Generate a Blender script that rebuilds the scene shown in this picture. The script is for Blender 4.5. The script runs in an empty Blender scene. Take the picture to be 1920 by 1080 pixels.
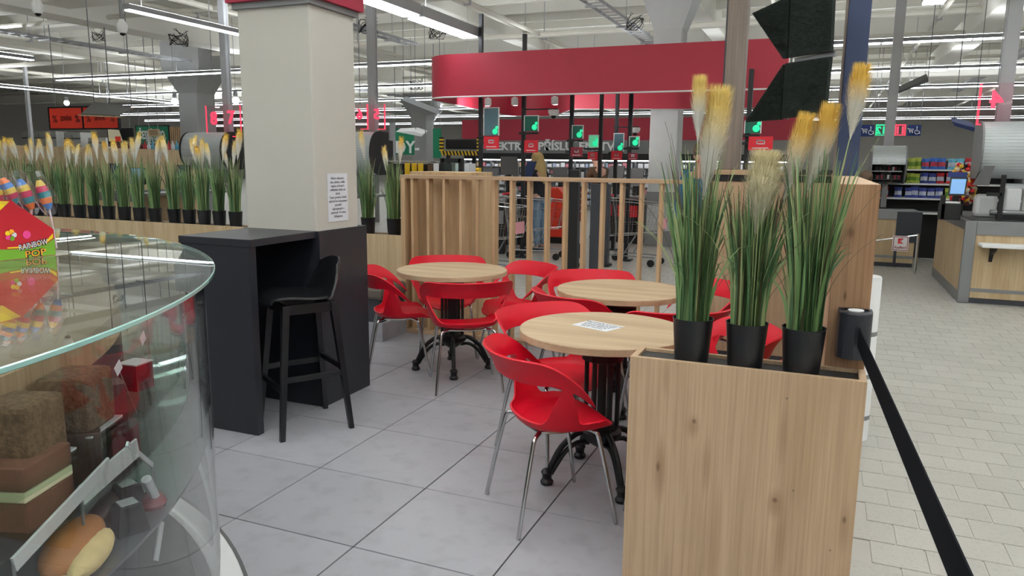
import bpy, bmesh, math, random
from mathutils import Vector, Matrix
R = math.radians
rnd = random.Random(7)
S = bpy.context.scene
COL = S.collection
# ------------------------------------------------------------------ camera, world, exposure
H = 1.525
YAW, PITCH, ROLL, F = R(22.4), R(9.6), R(0.6), 1400.0
FWD = Vector((-math.sin(YAW)*math.cos(PITCH), math.cos(YAW)*math.cos(PITCH), -math.sin(PITCH)))
_r = Vector((math.cos(YAW), math.sin(YAW), 0))
_u = _r.cross(FWD)
RT = _r*math.cos(ROLL)+_u*math.sin(ROLL)
UP = _u*math.cos(ROLL)-_r*math.sin(ROLL)
cam = bpy.data.cameras.new('camera'); cam.sensor_width = 36; cam.lens = F/1920*36; cam.clip_start = .05; cam.clip_end = 300
co = bpy.data.objects.new('camera', cam); COL.objects.link(co)
m = Matrix.Identity(4)
for i in range(3):
    m[i][0], m[i][1], m[i][2] = RT[i], UP[i], -FWD[i]
m.translation = (0, 0, H); co.matrix_world = m
S.camera = co
S.view_settings.view_transform = 'Standard'; S.view_settings.look = 'None'
S.view_settings.gamma = 1; S.view_settings.use_curve_mapping = False
S.view_settings.exposure = -0.28
LAMP = 10.6      # strength of every ceiling tube
w = bpy.data.worlds.new('world'); S.world = w; w.use_nodes = True
w.node_tree.nodes['Background'].inputs[0].default_value = (.8, .82, .85, 1)
w.node_tree.nodes['Background'].inputs[1].default_value = .3

def at(px, py, x=None, y=None, z=None):
    """point of the place where the sight line meets the plane x, y or z = given"""
    d = FWD+RT*((px-960)/F)-UP*((py-540)/F)
    t = x/d.x if x is not None else y/d.y if y is not None else (z-H)/d.z
    return Vector((0, 0, H))+d*t
def proj(p):
    d = Vector(p)-Vector((0, 0, H)); z = d.dot(FWD)
    return (960+F*d.dot(RT)/z, 540-F*d.dot(UP)/z, z) if z > .05 else (-9999, -9999, z)

# ------------------------------------------------------------------ materials
def lin(c): return tuple((v/12.92 if v <= .04045 else ((v+.055)/1.055)**2.4) for v in c)
def rgb(r, g, b): return lin((r/255, g/255, b/255))+(1,)
def mat(name, c, rough=.5, metal=0, emit=0, spec=.5, coat=0, noise=0, scale=8, bump=0, alpha=1):
    mt = bpy.data.materials.new(name); mt.use_nodes = True
    nt = mt.node_tree; b = nt.nodes['Principled BSDF']
    b.inputs['Base Color'].default_value = c; b.inputs['Roughness'].default_value = rough
    b.inputs['Metallic'].default_value = metal; b.inputs['Specular IOR Level'].default_value = spec
    b.inputs['Coat Weight'].default_value = coat
    if emit: b.inputs['Emission Color'].default_value = c; b.inputs['Emission Strength'].default_value = emit
    tc = nt.nodes.new('ShaderNodeTexCoord'); nz = nt.nodes.new('ShaderNodeTexNoise')
    nz.inputs['Scale'].default_value = scale; nz.inputs['Detail'].default_value = 5
    nt.links.new(tc.outputs['Object'], nz.inputs['Vector'])
    mx = nt.nodes.new('ShaderNodeMixRGB'); mx.blend_type = 'MULTIPLY'; mx.inputs[0].default_value = noise or .06
    mx.inputs[1].default_value = c
    rp = nt.nodes.new('ShaderNodeValToRGB'); rp.color_ramp.elements[0].position = .3; rp.color_ramp.elements[1].position = .7
    rp.color_ramp.elements[0].color = (.25, .25, .25, 1)
    nt.links.new(nz.outputs['Fac'], rp.inputs[0]); nt.links.new(rp.outputs[0], mx.inputs[2])
    nt.links.new(mx.outputs[0], b.inputs['Base Color'])
    if bump:
        bp = nt.nodes.new('ShaderNodeBump'); bp.inputs['Strength'].default_value = bump; bp.inputs['Distance'].default_value = .01
        nt.links.new(nz.outputs['Fac'], bp.inputs['Height']); nt.links.new(bp.outputs[0], b.inputs['Normal'])
    if alpha < 1: b.inputs['Alpha'].default_value = alpha
    return mt
def glass(name, tint, ior=1.5, rough=0.0, gloss=1.0):
    mt = bpy.data.materials.new(name); mt.use_nodes = True; nt = mt.node_tree
    nt.nodes.remove(nt.nodes['Principled BSDF']); out = nt.nodes['Material Output']
    tr = nt.nodes.new('ShaderNodeBsdfTransparent'); tr.inputs[0].default_value = tint
    gl = nt.nodes.new('ShaderNodeBsdfGlossy'); gl.inputs['Roughness'].default_value = rough; gl.inputs[0].default_value = (gloss, gloss, gloss, 1)
    fr = nt.nodes.new('ShaderNodeFresnel'); fr.inputs[0].default_value = ior
    ge = nt.nodes.new('ShaderNodeNewGeometry')
    # seen from inside the slab Fresnel would flip to total reflection: keep the outer index on both sides
    iv = nt.nodes.new('ShaderNodeMath'); iv.operation = 'SUBTRACT'; iv.inputs[0].default_value = ior
    ml = nt.nodes.new('ShaderNodeMath'); ml.operation = 'MULTIPLY'; ml.inputs[1].default_value = ior-1/ior
    nt.links.new(ge.outputs['Backfacing'], ml.inputs[0]); nt.links.new(ml.outputs[0], iv.inputs[1])
    nt.links.new(iv.outputs[0], fr.inputs[0])
    mx = nt.nodes.new('ShaderNodeMixShader')
    nt.links.new(fr.outputs[0], mx.inputs[0]); nt.links.new(tr.outputs[0], mx.inputs[1]); nt.links.new(gl.outputs[0], mx.inputs[2])
    nt.links.new(mx.outputs[0], out.inputs[0])
    return mt
def wood(name, c1, c2, axis=2, knots=(), rough=.55, fine=.35, kx=0, kz=2, scale=1.0):
    """oak decor: grain along the axis, soft broad bands, knots given at plane coordinates"""
    mt = bpy.data.materials.new(name); mt.use_nodes = True; nt = mt.node_tree; N = nt.nodes; L = nt.links
    b = N['Principled BSDF']; b.inputs['Roughness'].default_value = rough; b.inputs['Specular IOR Level'].default_value = .3
    tc = N.new('ShaderNodeTexCoord'); info = N.new('ShaderNodeObjectInfo')
    off = N.new('ShaderNodeVectorMath'); off.operation = 'ADD'
    mul = N.new('ShaderNodeVectorMath'); mul.operation = 'SCALE'; mul.inputs['Scale'].default_value = 0 if knots else 17
    rv = N.new('ShaderNodeCombineXYZ')
    for i in range(3): L.new(info.outputs['Random'], rv.inputs[i])
    L.new(rv.outputs[0], mul.inputs[0]); L.new(tc.outputs['Object'], off.inputs[0]); L.new(mul.outputs[0], off.inputs[1])
    def grain(sc, along, det, dist=0):
        mp = N.new('ShaderNodeMapping'); v = [sc*scale]*3; v[axis] = along*scale
        mp.inputs['Scale'].default_value = v; L.new(off.outputs[0], mp.inputs[0])
        nz = N.new('ShaderNodeTexNoise'); nz.inputs['Scale'].default_value = 1; nz.inputs['Detail'].default_value = det
        nz.inputs['Distortion'].default_value = dist
        L.new(mp.outputs[0], nz.inputs['Vector']); return nz.outputs['Fac']
    g1 = grain(9, .9, 4, .6); g2 = grain(150, 2.2, 3); g3 = grain(40, 1.2, 3, .3)
    rp = N.new('ShaderNodeValToRGB'); e = rp.color_ramp.elements
    e[0].position = .3; e[0].color = c2; e[1].position = .62; e[1].color = c1
    L.new(g1, rp.inputs[0])
    col = rp.outputs[0]
    for g, f, lo in ((g2, fine, .45), (g3, .16, .42)):
        r2 = N.new('ShaderNodeValToRGB'); r2.color_ramp.elements[0].position = lo-.1; r2.color_ramp.elements[1].position = lo+.12
        r2.color_ramp.elements[0].color = (.55, .5, .46, 1)
        L.new(g, r2.inputs[0])
        mx = N.new('ShaderNodeMixRGB'); mx.blend_type = 'MULTIPLY'; mx.inputs[0].default_value = f
        L.new(col, mx.inputs[1]); L.new(r2.outputs[0], mx.inputs[2]); col = mx.outputs[0]
    sx = N.new('ShaderNodeSeparateXYZ'); L.new(tc.outputs['Object'], sx.inputs[0])
    def mth(op, a, bb):
        n = N.new('ShaderNodeMath'); n.operation = op
        for i, v in enumerate((a, bb)):
            if v is None: continue
            if isinstance(v, (int, float)): n.inputs[i].default_value = v
            else: L.new(v, n.inputs[i])
        return n.outputs[0]
    for (x, z, rad, el, kst, kcol) in knots:
        dx = mth('SUBTRACT', sx.outputs[kx], x); dz = mth('MULTIPLY', mth('SUBTRACT', sx.outputs[kz], z), 1/el)
        wob = mth('MULTIPLY', mth('SUBTRACT', g3, .5), rad*.9)
        d = mth('SQRT', mth('ADD', mth('MULTIPLY', mth('ADD', dx, wob), mth('ADD', dx, wob)), mth('MULTIPLY', dz, dz)), None)
        k = N.new('ShaderNodeMapRange'); k.inputs[1].default_value = rad*.1; k.inputs[2].default_value = rad*1.25; k.inputs[3].default_value = kst; k.inputs[4].default_value = 0
        k.interpolation_type = 'SMOOTHSTEP'
        L.new(d, k.inputs[0])
        mx = N.new('ShaderNodeMixRGB'); mx.inputs[2].default_value = kcol
        L.new(k.outputs[0], mx.inputs[0]); L.new(col, mx.inputs[1]); col = mx.outputs[0]
    L.new(col, b.inputs['Base Color'])
    bp = N.new('ShaderNodeBump'); bp.inputs['Strength'].default_value = .15; bp.inputs['Distance'].default_value = .002
    L.new(g2, bp.inputs['Height']); L.new(bp.outputs[0], b.inputs['Normal'])
    return mt

M = {}
M['red'] = mat('red_plastic', rgb(202, 8, 36), .45, spec=.3, noise=.03, scale=3)
M['chrome'] = mat('chrome', rgb(205, 205, 205), .16, 1)
M['steel'] = mat('brushed_steel', rgb(150, 152, 155), .38, .9)
M['gloss'] = mat('gloss_black', rgb(14, 13, 16), .3)
M['iron'] = mat('cast_iron', rgb(17, 17, 19), .45, .1)
M['black'] = mat('black_laminate', rgb(37, 39, 46), .42, noise=.08)
M['webbing'] = mat('webbing', rgb(26, 27, 31), .95, spec=.05)
M['blackplastic'] = mat('black_plastic', rgb(24, 25, 28), .4)
M['stoolblack'] = mat('stool_black', rgb(19, 20, 24), .36)
M['cream'] = mat('cream_paint', rgb(194, 190, 181), .7, noise=.04, scale=2)
M['ceiling'] = mat('ceiling_paint', rgb(232, 229, 220), .8, noise=.06, scale=.6)
M['beam'] = mat('beam_paint', rgb(238, 235, 226), .75, noise=.06, scale=1.2)
M['pipe'] = mat('pipe_paint', rgb(222, 218, 206), .6)
M['dkred'] = mat('canopy_red', rgb(172, 42, 62), .55, noise=.04)
M['bandred'] = mat('band_red', rgb(150, 24, 52), .6)
M['grayc'] = mat('column_gray', rgb(196, 198, 198), .6)
M['colgray'] = mat('column_darker_gray', rgb(152, 152, 151), .6)
M['shelflamp'] = mat('shelf_lamp', (.95, .97, 1, 1), .5, emit=9)
M['graymid'] = mat('gray_paint', rgb(128, 129, 130), .6)
M['postgray'] = mat('post_gray', rgb(172, 173, 176), .5)
M['graydk'] = mat('gray_dark', rgb(92, 92, 92), .6)
M['wallg'] = mat('wall_gray', rgb(156, 153, 148), .8)
M['white'] = mat('white_paint', rgb(246, 247, 247), .5)
M['paper'] = mat('paper', rgb(226, 228, 234), .8)
M['ink'] = mat('ink', rgb(52, 54, 66), .8)
M['tube'] = mat('lamp_diffuser', (.90, .955, 1, 1), .5, emit=LAMP)
M['ceilfill'] = mat('added_fill', (.90, .955, 1, 1), .5, emit=LAMP*5.2)  # added glow to brighten the ceiling, not part of the tubes
M['ceilfill2'] = mat('added_fill_soft', (.90, .955, 1, 1), .5, emit=LAMP*1.9)  # weaker added ceiling glow for the rows across the hall
M['lampbody'] = mat('lamp_body', rgb(150, 150, 152), .5)
M['pot'] = mat('pot_black', rgb(19, 20, 24), .42)
M['soil'] = mat('soil', rgb(38, 34, 30), .9)
M['trough'] = mat('trough_liner', rgb(38, 38, 38), .6)
M['blade1'] = mat('blade_green', rgb(116, 148, 94), .5)
M['blade2'] = mat('blade_dark', rgb(74, 108, 70), .5)
M['blade3'] = mat('blade_olive', rgb(166, 178, 126), .5)
M['stem'] = mat('stem_brown', rgb(96, 84, 60), .6)
M['bench'] = mat('bench_leather', rgb(98, 88, 80), .5)
M['benchbase'] = mat('bench_base', rgb(52, 54, 62), .5)
M['navy'] = mat('navy_paint', rgb(44, 58, 92), .5)
M['turf'] = mat('turf_backing', rgb(16, 28, 22), .9)  # turf green darkened to look backlit
M['turfblade'] = mat('turf_blade', rgb(22, 44, 30), .8)  # the backlit shade is in the blade colour too
M['orange'] = mat('orange_sign', rgb(236, 62, 40), .5)
M['green'] = mat('green_sign', rgb(22, 128, 92), .5)
M['glowgreen'] = mat('glow_green', rgb(40, 226, 160), .4, emit=.9)
M['glowpink'] = mat('glow_red', rgb(255, 70, 100), .4, emit=1.1)
M['redsign'] = mat('sign_red', rgb(222, 34, 52), .5)
M['winered'] = mat('wine_red', rgb(150, 26, 50), .5)
M['blue'] = mat('sign_blue', rgb(30, 52, 116), .5)
M['screen'] = mat('screen_blue', rgb(120, 165, 215), .2, emit=.55)
M['screendk'] = mat('screen_dark', rgb(48, 58, 92), .2, emit=.12)
M['dome'] = mat('shutter_metal', rgb(206, 213, 215), .4, .25)
M['lime'] = mat('bag_lime', rgb(190, 204, 90), .35)
M['bagblue'] = mat('bag_blue', rgb(50, 110, 200), .35)
M['bagnavy'] = mat('bag_navy', rgb(70, 84, 168), .35)
M['yellow'] = mat('bag_yellow', rgb(238, 196, 50), .4)
M['skin'] = mat('skin', rgb(222, 170, 146), .55)
M['blond'] = mat('hair_blond', rgb(206, 178, 118), .6)
M['hairdk'] = mat('hair_dark', rgb(28, 24, 24), .6)
M['hairgray'] = mat('hair_brown', rgb(110, 90, 72), .7)
M['coat'] = mat('dark_coat', rgb(34, 36, 46), .8)
M['jeans'] = mat('jeans', rgb(140, 168, 196), .8, noise=.2, scale=30)
M['bluejkt'] = mat('blue_jacket', rgb(34, 92, 130), .7)
M['tan'] = mat('tan_jacket', rgb(92, 70, 50), .8)
M['beigecl'] = mat('pale_trousers', rgb(206, 200, 190), .8)
M['shoe'] = mat('shoe', rgb(32, 32, 36), .6)
M['glass'] = glass('clear_glass', (.965, .98, .975, 1), 1.5)
M['glasstop'] = glass('top_glass', (.90, .95, .93, 1), 3.0)
M['glassedge'] = mat('glass_edge', rgb(150, 196, 190), .15, coat=.5)
M['thinglass'] = glass('sign_glass', (.86, .95, .9, 1), 1.3)
M['neon'] = glass('acrylic', (1, .9, .92, 1), 1.15)
M['wrap'] = glass('wrapper', (.93, .93, .95, 1), 1.6, .12)
M['choc'] = mat('chocolate', rgb(56, 34, 28), .35, noise=.2)
M['cocoa'] = mat('cocoa_layer', rgb(98, 58, 42), .7, noise=.3, scale=60)
M['creamc'] = mat('cream_layer', rgb(232, 220, 190), .6)
M['nut'] = mat('nut_crust', rgb(112, 88, 62), .9, noise=.85, scale=90, bump=.8)
M['bread'] = mat('bread', rgb(172, 108, 52), .6, noise=.25, scale=10)
M['crumb'] = mat('crumb', rgb(232, 204, 146), .8, noise=.2, scale=30)
M['foil'] = mat('silver_foil', rgb(228, 232, 235), .25, .45)
M['maroon'] = mat('maroon_card', rgb(92, 24, 34), .3)
M['pudding'] = mat('pudding', rgb(120, 40, 40), .25, coat=.5)
OAK1, OAK2 = rgb(194, 166, 136), rgb(178, 150, 120)
M['oak'] = wood('oak_panel', OAK1, OAK2)
M['oakx'] = wood('oak_panel_lengthwise', OAK1, OAK2, axis=0)
M['oaktop'] = wood('oak_tabletop', rgb(192, 170, 140), rgb(172, 148, 118), axis=0, fine=.25)
M['oakpale'] = wood('oak_pale', rgb(206, 184, 148), rgb(188, 162, 126))
M['oakslat'] = wood('oak_slat', rgb(206, 176, 138), rgb(184, 152, 116))
M['oakdk'] = wood('oak_weathered', rgb(138, 126, 116), rgb(112, 102, 94))
def front(px, py, y): p = at(px, py, y=y); return p
PY = 2.46
kn = []
KD, KL = rgb(66, 50, 40), rgb(128, 94, 68)
for px, py, r_, el, st_, kc in ((1302, 790, .009, 1.2, .9, KD), (1300, 800, .028, 1.6, .5, KL), (1234, 875, .009, 2.6, .85, KD), (1238, 880, .026, 5, .55, KL), (1453, 938, .009, 1.2, .9, KD), (1455, 945, .028, 2, .5, KL), (1583, 975, .008, 2.0, .8, KD), (1582, 990, .018, 6, .4, KL), (1475, 747, .004, 1.3, .8, KD), (1487, 920, .004, 1, .8, KD), (1250, 705, .014, 6, .35, KL), (1325, 870, .016, 7, .4, KL), (1468, 820, .018, 6, .35, KL), (1340, 1010, .03, 7, .3, KL), (1462, 1010, .022, 6, .35, KL), (1556, 1032, .004, 1, .7, KD), (1270, 683, .003, 1, .6, KD)):
    p = at(px, py, y=PY); kn.append((p.x, p.z, r_, el, st_, kc))
M['oakknots'] = wood('oak_with_knots', rgb(190, 162, 132), rgb(174, 146, 116), knots=kn, fine=.35)
p1 = at(1597, 437, y=2.6); p2 = at(1585, 556, y=2.6)
M['oakend'] = wood('oak_end_panel', rgb(182, 144, 112), rgb(154, 118, 88), knots=[(p1.x, p1.z, .012, 1.8, .8, KD), (p1.x, p1.z, .04, 1.8, .55, KL), (p2.x, p2.z, .007, 3, .8, KD), (p2.x, p2.z+.02, .02, 5, .4, KL)], fine=.5)

def tilemat(name, c, spots):
    mt = mat(name, c, .42, noise=.12, scale=2)
    nt = mt.node_tree; b = nt.nodes['Principled BSDF']
    info = nt.nodes.new('ShaderNodeObjectInfo')
    src = b.inputs['Base Color'].links[0].from_socket
    tc = nt.nodes.new('ShaderNodeTexCoord'); n2 = nt.nodes.new('ShaderNodeTexNoise'); n2.inputs['Scale'].default_value = spots; n2.inputs['Detail'].default_value = 4
    ge = nt.nodes.new('ShaderNodeNewGeometry'); nt.links.new(ge.outputs['Position'], n2.inputs['Vector'])
    nz = [n for n in nt.nodes if n.type == 'TEX_NOISE'][0]; nt.links.new(ge.outputs['Position'], nz.inputs['Vector'])
    rp = nt.nodes.new('ShaderNodeValToRGB'); rp.color_ramp.elements[0].position = .33; rp.color_ramp.elements[1].position = .5; rp.color_ramp.elements[0].color = (.86, .855, .85, 1)
    nt.links.new(n2.outputs['Fac'], rp.inputs[0])
    mx = nt.nodes.new('ShaderNodeMixRGB'); mx.blend_type = 'MULTIPLY'; mx.inputs[0].default_value = .8
    nt.links.new(src, mx.inputs[1]); nt.links.new(rp.outputs[0], mx.inputs[2])
    hv = nt.nodes.new('ShaderNodeHueSaturation')
    mr = nt.nodes.new('ShaderNodeMapRange'); mr.inputs[3].default_value = .95; mr.inputs[4].default_value = 1.05
    nt.links.new(info.outputs['Random'], mr.inputs[0]); nt.links.new(mr.outputs[0], hv.inputs['Value'])
    nt.links.new(mx.outputs[0], hv.inputs['Color']); nt.links.new(hv.outputs[0], b.inputs['Base Color'])
    return mt
M['tile'] = tilemat('gray_stone_tile', rgb(166, 166, 173), 9)
M['btile'] = tilemat('beige_speckle_tile', rgb(184, 182, 175), 90)
M['grout'] = mat('dark_grout', rgb(40, 40, 41), .9)
def farfloor():
    mt = mat('beige_tile_floor', rgb(184, 182, 175), .42)
    nt = mt.node_tree; b = nt.nodes['Principled BSDF']
    ge = nt.nodes.new('ShaderNodeNewGeometry'); mp = nt.nodes.new('ShaderNodeMapping')
    mp.inputs['Location'].default_value = (-BX+.203/2*0, -BY, 0)
    nt.links.new(ge.outputs['Position'], mp.inputs[0])
    br = nt.nodes.new('ShaderNodeTexBrick'); br.offset = .5; br.squash = 1
    br.inputs['Scale'].default_value = 1; br.inputs['Brick Width'].default_value = BW; br.inputs['Row Height'].default_value = BH
    br.inputs['Mortar Size'].default_value = .003; br.inputs['Mortar Smooth'].default_value = .1
    br.inputs['Color1'].default_value = rgb(184, 182, 175); br.inputs['Color2'].default_value = rgb(178, 175, 168); br.inputs['Mortar'].default_value = rgb(84, 80, 74)
    nt.links.new(mp.outputs[0], br.inputs['Vector']); nt.links.new(br.outputs[0], b.inputs['Base Color'])
    return mt
BX, BY, BW, BH = .483, 3.42, .2035, .1915
M['farfloor'] = farfloor()
def plume_mat(name, lo, hi, p0, p1):
    mt = mat(name, lo, .8); nt = mt.node_tree; b = nt.nodes['Principled BSDF']
    tc = nt.nodes.new('ShaderNodeTexCoord'); sx = nt.nodes.new('ShaderNodeSeparateXYZ'); nt.links.new(tc.outputs['Generated'], sx.inputs[0])
    rp = nt.nodes.new('ShaderNodeValToRGB'); e = rp.color_ramp.elements
    e[0].position = p0; e[0].color = lo; e[1].position = p1; e[1].color = hi
    nt.links.new(sx.outputs[2], rp.inputs[0]); nt.links.new(rp.outputs[0], b.inputs['Base Color'])
    b.inputs['Subsurface Weight'].default_value = 0
    return mt
M['plume'] = plume_mat('plume_yellow', rgb(238, 235, 226), rgb(240, 214, 132), .42, .8)
M['plumeg'] = plume_mat('plume_golden', rgb(238, 233, 220), rgb(238, 200, 98), .45, .78)
M['plumew'] = plume_mat('plume_cream', rgb(214, 208, 182), rgb(226, 214, 172), .3, .9)

# ------------------------------------------------------------------ mesh helpers
class MB:
    def __init__(s): s.v = []; s.f = []; s.mi = []; s.cur = 0
    def add(s, vs, fs):
        n = len(s.v); s.v += [tuple(p) for p in vs]
        s.f += [tuple(n+i for i in f) for f in fs]; s.mi += [s.cur]*len(fs); return s
    def box(s, a, b):
        x0, y0, z0 = a; x1, y1, z1 = b
        return s.add([(x0, y0, z0), (x1, y0, z0), (x1, y1, z0), (x0, y1, z0), (x0, y0, z1), (x1, y0, z1), (x1, y1, z1), (x0, y1, z1)],
                     [(3, 2, 1, 0), (4, 5, 6, 7), (0, 1, 5, 4), (1, 2, 6, 5), (2, 3, 7, 6), (3, 0, 4, 7)])
    def hexa(s, lo, hi):      # two quads, lower and upper
        return s.add(list(lo)+list(hi), [(3, 2, 1, 0), (4, 5, 6, 7), (0, 1, 5, 4), (1, 2, 6, 5), (2, 3, 7, 6), (3, 0, 4, 7)])
    def prism(s, pts, d):     # outline extruded by vector d
        n = len(pts); d = Vector(d); a = [Vector(p) for p in pts]
        return s.add(a+[p+d for p in a], [tuple(range(n-1, -1, -1)), tuple(range(n, 2*n))]+[(i, (i+1) % n, n+(i+1) % n, n+i) for i in range(n)])
    def tube(s, pts, r, n=8, cap=True):
        pts = [Vector(p) for p in pts]; k = len(pts); rs = r if isinstance(r, (list, tuple)) else [r]*k
        t0 = (pts[1]-pts[0]).normalized(); a = t0.orthogonal().normalized(); vs = []
        for i, p in enumerate(pts):
            t = (pts[min(i+1, k-1)]-pts[max(i-1, 0)]).normalized()
            a = (a-t*a.dot(t)).normalized(); b = t.cross(a)
            vs += [p+(a*math.cos(2*math.pi*j/n)+b*math.sin(2*math.pi*j/n))*rs[i] for j in range(n)]
        fs = [(i*n+j, i*n+(j+1) % n, (i+1)*n+(j+1) % n, (i+1)*n+j) for i in range(k-1) for j in range(n)]
        if cap: fs += [tuple(range(n-1, -1, -1)), tuple(range((k-1)*n, k*n))]
        return s.add(vs, fs)
    def bar(s, p, q, wx, wz):     # rectangular bar between two points
        p, q = Vector(p), Vector(q); t = (q-p).normalized()
        u = Vector((0, 0, 1)) if abs(t.z) < .95 else Vector((0, 1, 0))
        a = t.cross(u).normalized()*wx/2; b = a.cross(t).normalized()*wz/2
        return s.hexa([p-a-b, p+a-b, p+a+b, p-a+b], [q-a-b, q+a-b, q+a+b, q-a+b])
    def lathe(s, prof, c=(0, 0, 0), n=24, cap=True, arc=2*math.pi, a0=0):
        full = arc > 6.28; k = len(prof); m_ = n if full else n+1; vs = []
        for i in range(m_):
            a = a0+arc*i/n
            vs += [(c[0]+r_*math.cos(a), c[1]+r_*math.sin(a), c[2]+z) for r_, z in prof]
        fs = [(i*k+j, ((i+1) % m_)*k+j, ((i+1) % m_)*k+j+1, i*k+j+1) for i in range(n) for j in range(k-1)]
        if cap and full: fs += [tuple(i*k for i in range(n-1, -1, -1)), tuple(i*k+k-1 for i in range(n))]
        return s.add(vs, fs)
    def ball(s, c, r_, n=12, mrings=8):
        rx, ry, rz = r_ if isinstance(r_, (list, tuple)) else (r_, r_, r_); vs = []; fs = []
        for i in range(mrings+1):
            t = math.pi*i/mrings
            for j in range(n):
                a = 2*math.pi*j/n
                vs.append((c[0]+rx*math.sin(t)*math.cos(a), c[1]+ry*math.sin(t)*math.sin(a), c[2]+rz*math.cos(t)))
        for i in range(mrings):
            for j in range(n): fs.append((i*n+j, (i+1)*n+j, (i+1)*n+(j+1) % n, i*n+(j+1) % n))
        return s.add(vs, fs)
    def mesh(s, name, mats, smooth=False):
        me = bpy.data.meshes.new(name); me.from_pydata(s.v, [], s.f); me.update()
        for mt in (mats if isinstance(mats, (list, tuple)) else [mats]): me.materials.append(mt)
        me.polygons.foreach_set('material_index', s.mi)
        if smooth: smooth_by_angle(me)
        return me
    def build(s, name, mats, parent=None, label=None, smooth=False, bevel=0, loc=None):
        return link(name, s.mesh(name, mats, smooth), parent, label, bevel, loc, auto=smooth)
def link(name, me, parent=None, label=None, bevel=0, loc=None, auto=False):
    o = bpy.data.objects.new(name, me); COL.objects.link(o)
    if parent: o.parent = parent
    if label: o['label'] = label
    if loc is not None: o.location = loc
    if bevel:
        b = o.modifiers.new('bevel', 'BEVEL'); b.width = bevel; b.segments = 2; b.limit_method = 'ANGLE'
    return o
def thing(name, label, cat, loc=(0, 0, 0), rz=0, group=None):
    o = bpy.data.objects.new(name, None); COL.objects.link(o); o.empty_display_size = .1
    o.location = loc; o.rotation_euler = (0, 0, rz); return tag(o, label, cat, group)
def tag(o, label, cat, group=None):
    o['label'] = label; o['category'] = cat
    if group: o['group'] = group
    return o
def struct(o): o['kind'] = 'structure'; return o
def stuff(o): o['kind'] = 'stuff'; return o
def kids(o): return [c for c in o.children]
def copy_thing(root, loc, rz, label, group=None):
    r = root.copy(); COL.objects.link(r); r.location = loc; r.rotation_euler = (0, 0, rz); r['label'] = label
    if group: r['group'] = group
    for ch in root.children:
        c = ch.copy(); COL.objects.link(c); c.parent = r
        for g in ch.children:
            d = g.copy(); COL.objects.link(d); d.parent = c
    return r
def smooth_by_angle(me, ang=R(40)):
    bm = bmesh.new(); bm.from_mesh(me)
    for f in bm.faces: f.smooth = True
    for e in bm.edges:
        e.smooth = not (len(e.link_faces) == 2 and e.calc_face_angle(0) > ang)
    bm.to_mesh(me); bm.free()
def text(body, size, mt, parent, origin, xdir, zdir=(0, 0, 1), name='lettering', align='CENTER', ext=.002, mirror=False, maxw=None, bold=0):
    cu = bpy.data.curves.new(name, 'FONT'); cu.body = body; cu.size = size; cu.align_x = align; cu.align_y = 'CENTER'; cu.extrude = ext; cu.resolution_u = 2; cu.offset = bold
    o = bpy.data.objects.new('tmp', cu); COL.objects.link(o)
    bpy.context.view_layer.update()
    me = bpy.data.meshes.new_from_object(o.evaluated_get(bpy.context.evaluated_depsgraph_get()))
    bpy.data.objects.remove(o); bpy.data.curves.remove(cu)
    X = Vector(xdir).normalized(); Z = Vector(zdir).normalized(); Y = X.cross(Z)
    sx = 1
    if maxw:
        wd = max(v.co.x for v in me.vertices)-min(v.co.x for v in me.vertices); sx = maxw/wd
    if mirror: sx = -sx
    for v in me.vertices:
        c = v.co; v.co = Vector(origin)+X*c.x*sx+Z*c.y-Y*c.z
    me.materials.clear(); me.materials.append(mt)
    return link(name, me, parent)

# ------------------------------------------------------------------ the hall
X0, X1, Y0, Y1, ZC = -44., 24., -10., 47., 5.7
struct(MB().box((X0, Y0, -.2), (X1, Y1, -.008)).build('floor', M['farfloor']))
fc = struct(MB().box((-9, -4, -.02), (.17, 5.72, -.004)).build('floor', M['grout']))
struct(MB().box((X0, Y0, ZC), (X1, Y1, ZC+.2)).build('ceiling', M['ceiling']))
for nm, a, b in (('wall_back', (X0, Y1, 0), (X1, Y1+.2, ZC)), ('wall_front', (X0, Y0-.2, 0), (X1, Y0, ZC)),
                 ('wall_left', (X0-.2, Y0, 0), (X0, Y1, ZC)), ('wall_right', (X1, Y0, 0), (X1+.2, Y1, ZC))):
    struct(MB().box(a, b).build(nm, M['wallg']))
# grey 60 cm tiles of the cafe floor, each a piece
tile_me = {}
def tileplate(w_, d_, mt):
    b = .0012; g = .0028; t = -.0005
    mb = MB().add([(g, g, -.004), (w_-g, g, -.004), (w_-g, d_-g, -.004), (g, d_-g, -.004), (g+b, g+b, t), (w_-g-b, g+b, t), (w_-g-b, d_-g-b, t), (g+b, d_-g-b, t)],
                  [(4, 5, 6, 7), (0, 1, 5, 4), (1, 2, 6, 5), (2, 3, 7, 6), (3, 0, 4, 7)])
    return mb.mesh('tile', mt)
TX, TY = -1.034, 2.325
gt = tileplate(.6, .591, M['tile'])
for i in range(-12, 2):
    for j in range(-5, 6):
        x, y = TX+.6*i, TY+.591*j
        if j <= -3 and i > -3 or x < -7.5: continue
        if y+.591 > 5.73 or x+.6 > .18:
            w_ = min(.6, .17-x); d_ = min(.591, 5.72-y)
            if w_ < .05 or d_ < .05: continue
            link('tile', tileplate(w_, d_, M['tile']), fc, loc=(x, y, 0))
        else: link('tile', gt, fc, loc=(x, y, 0))
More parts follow.
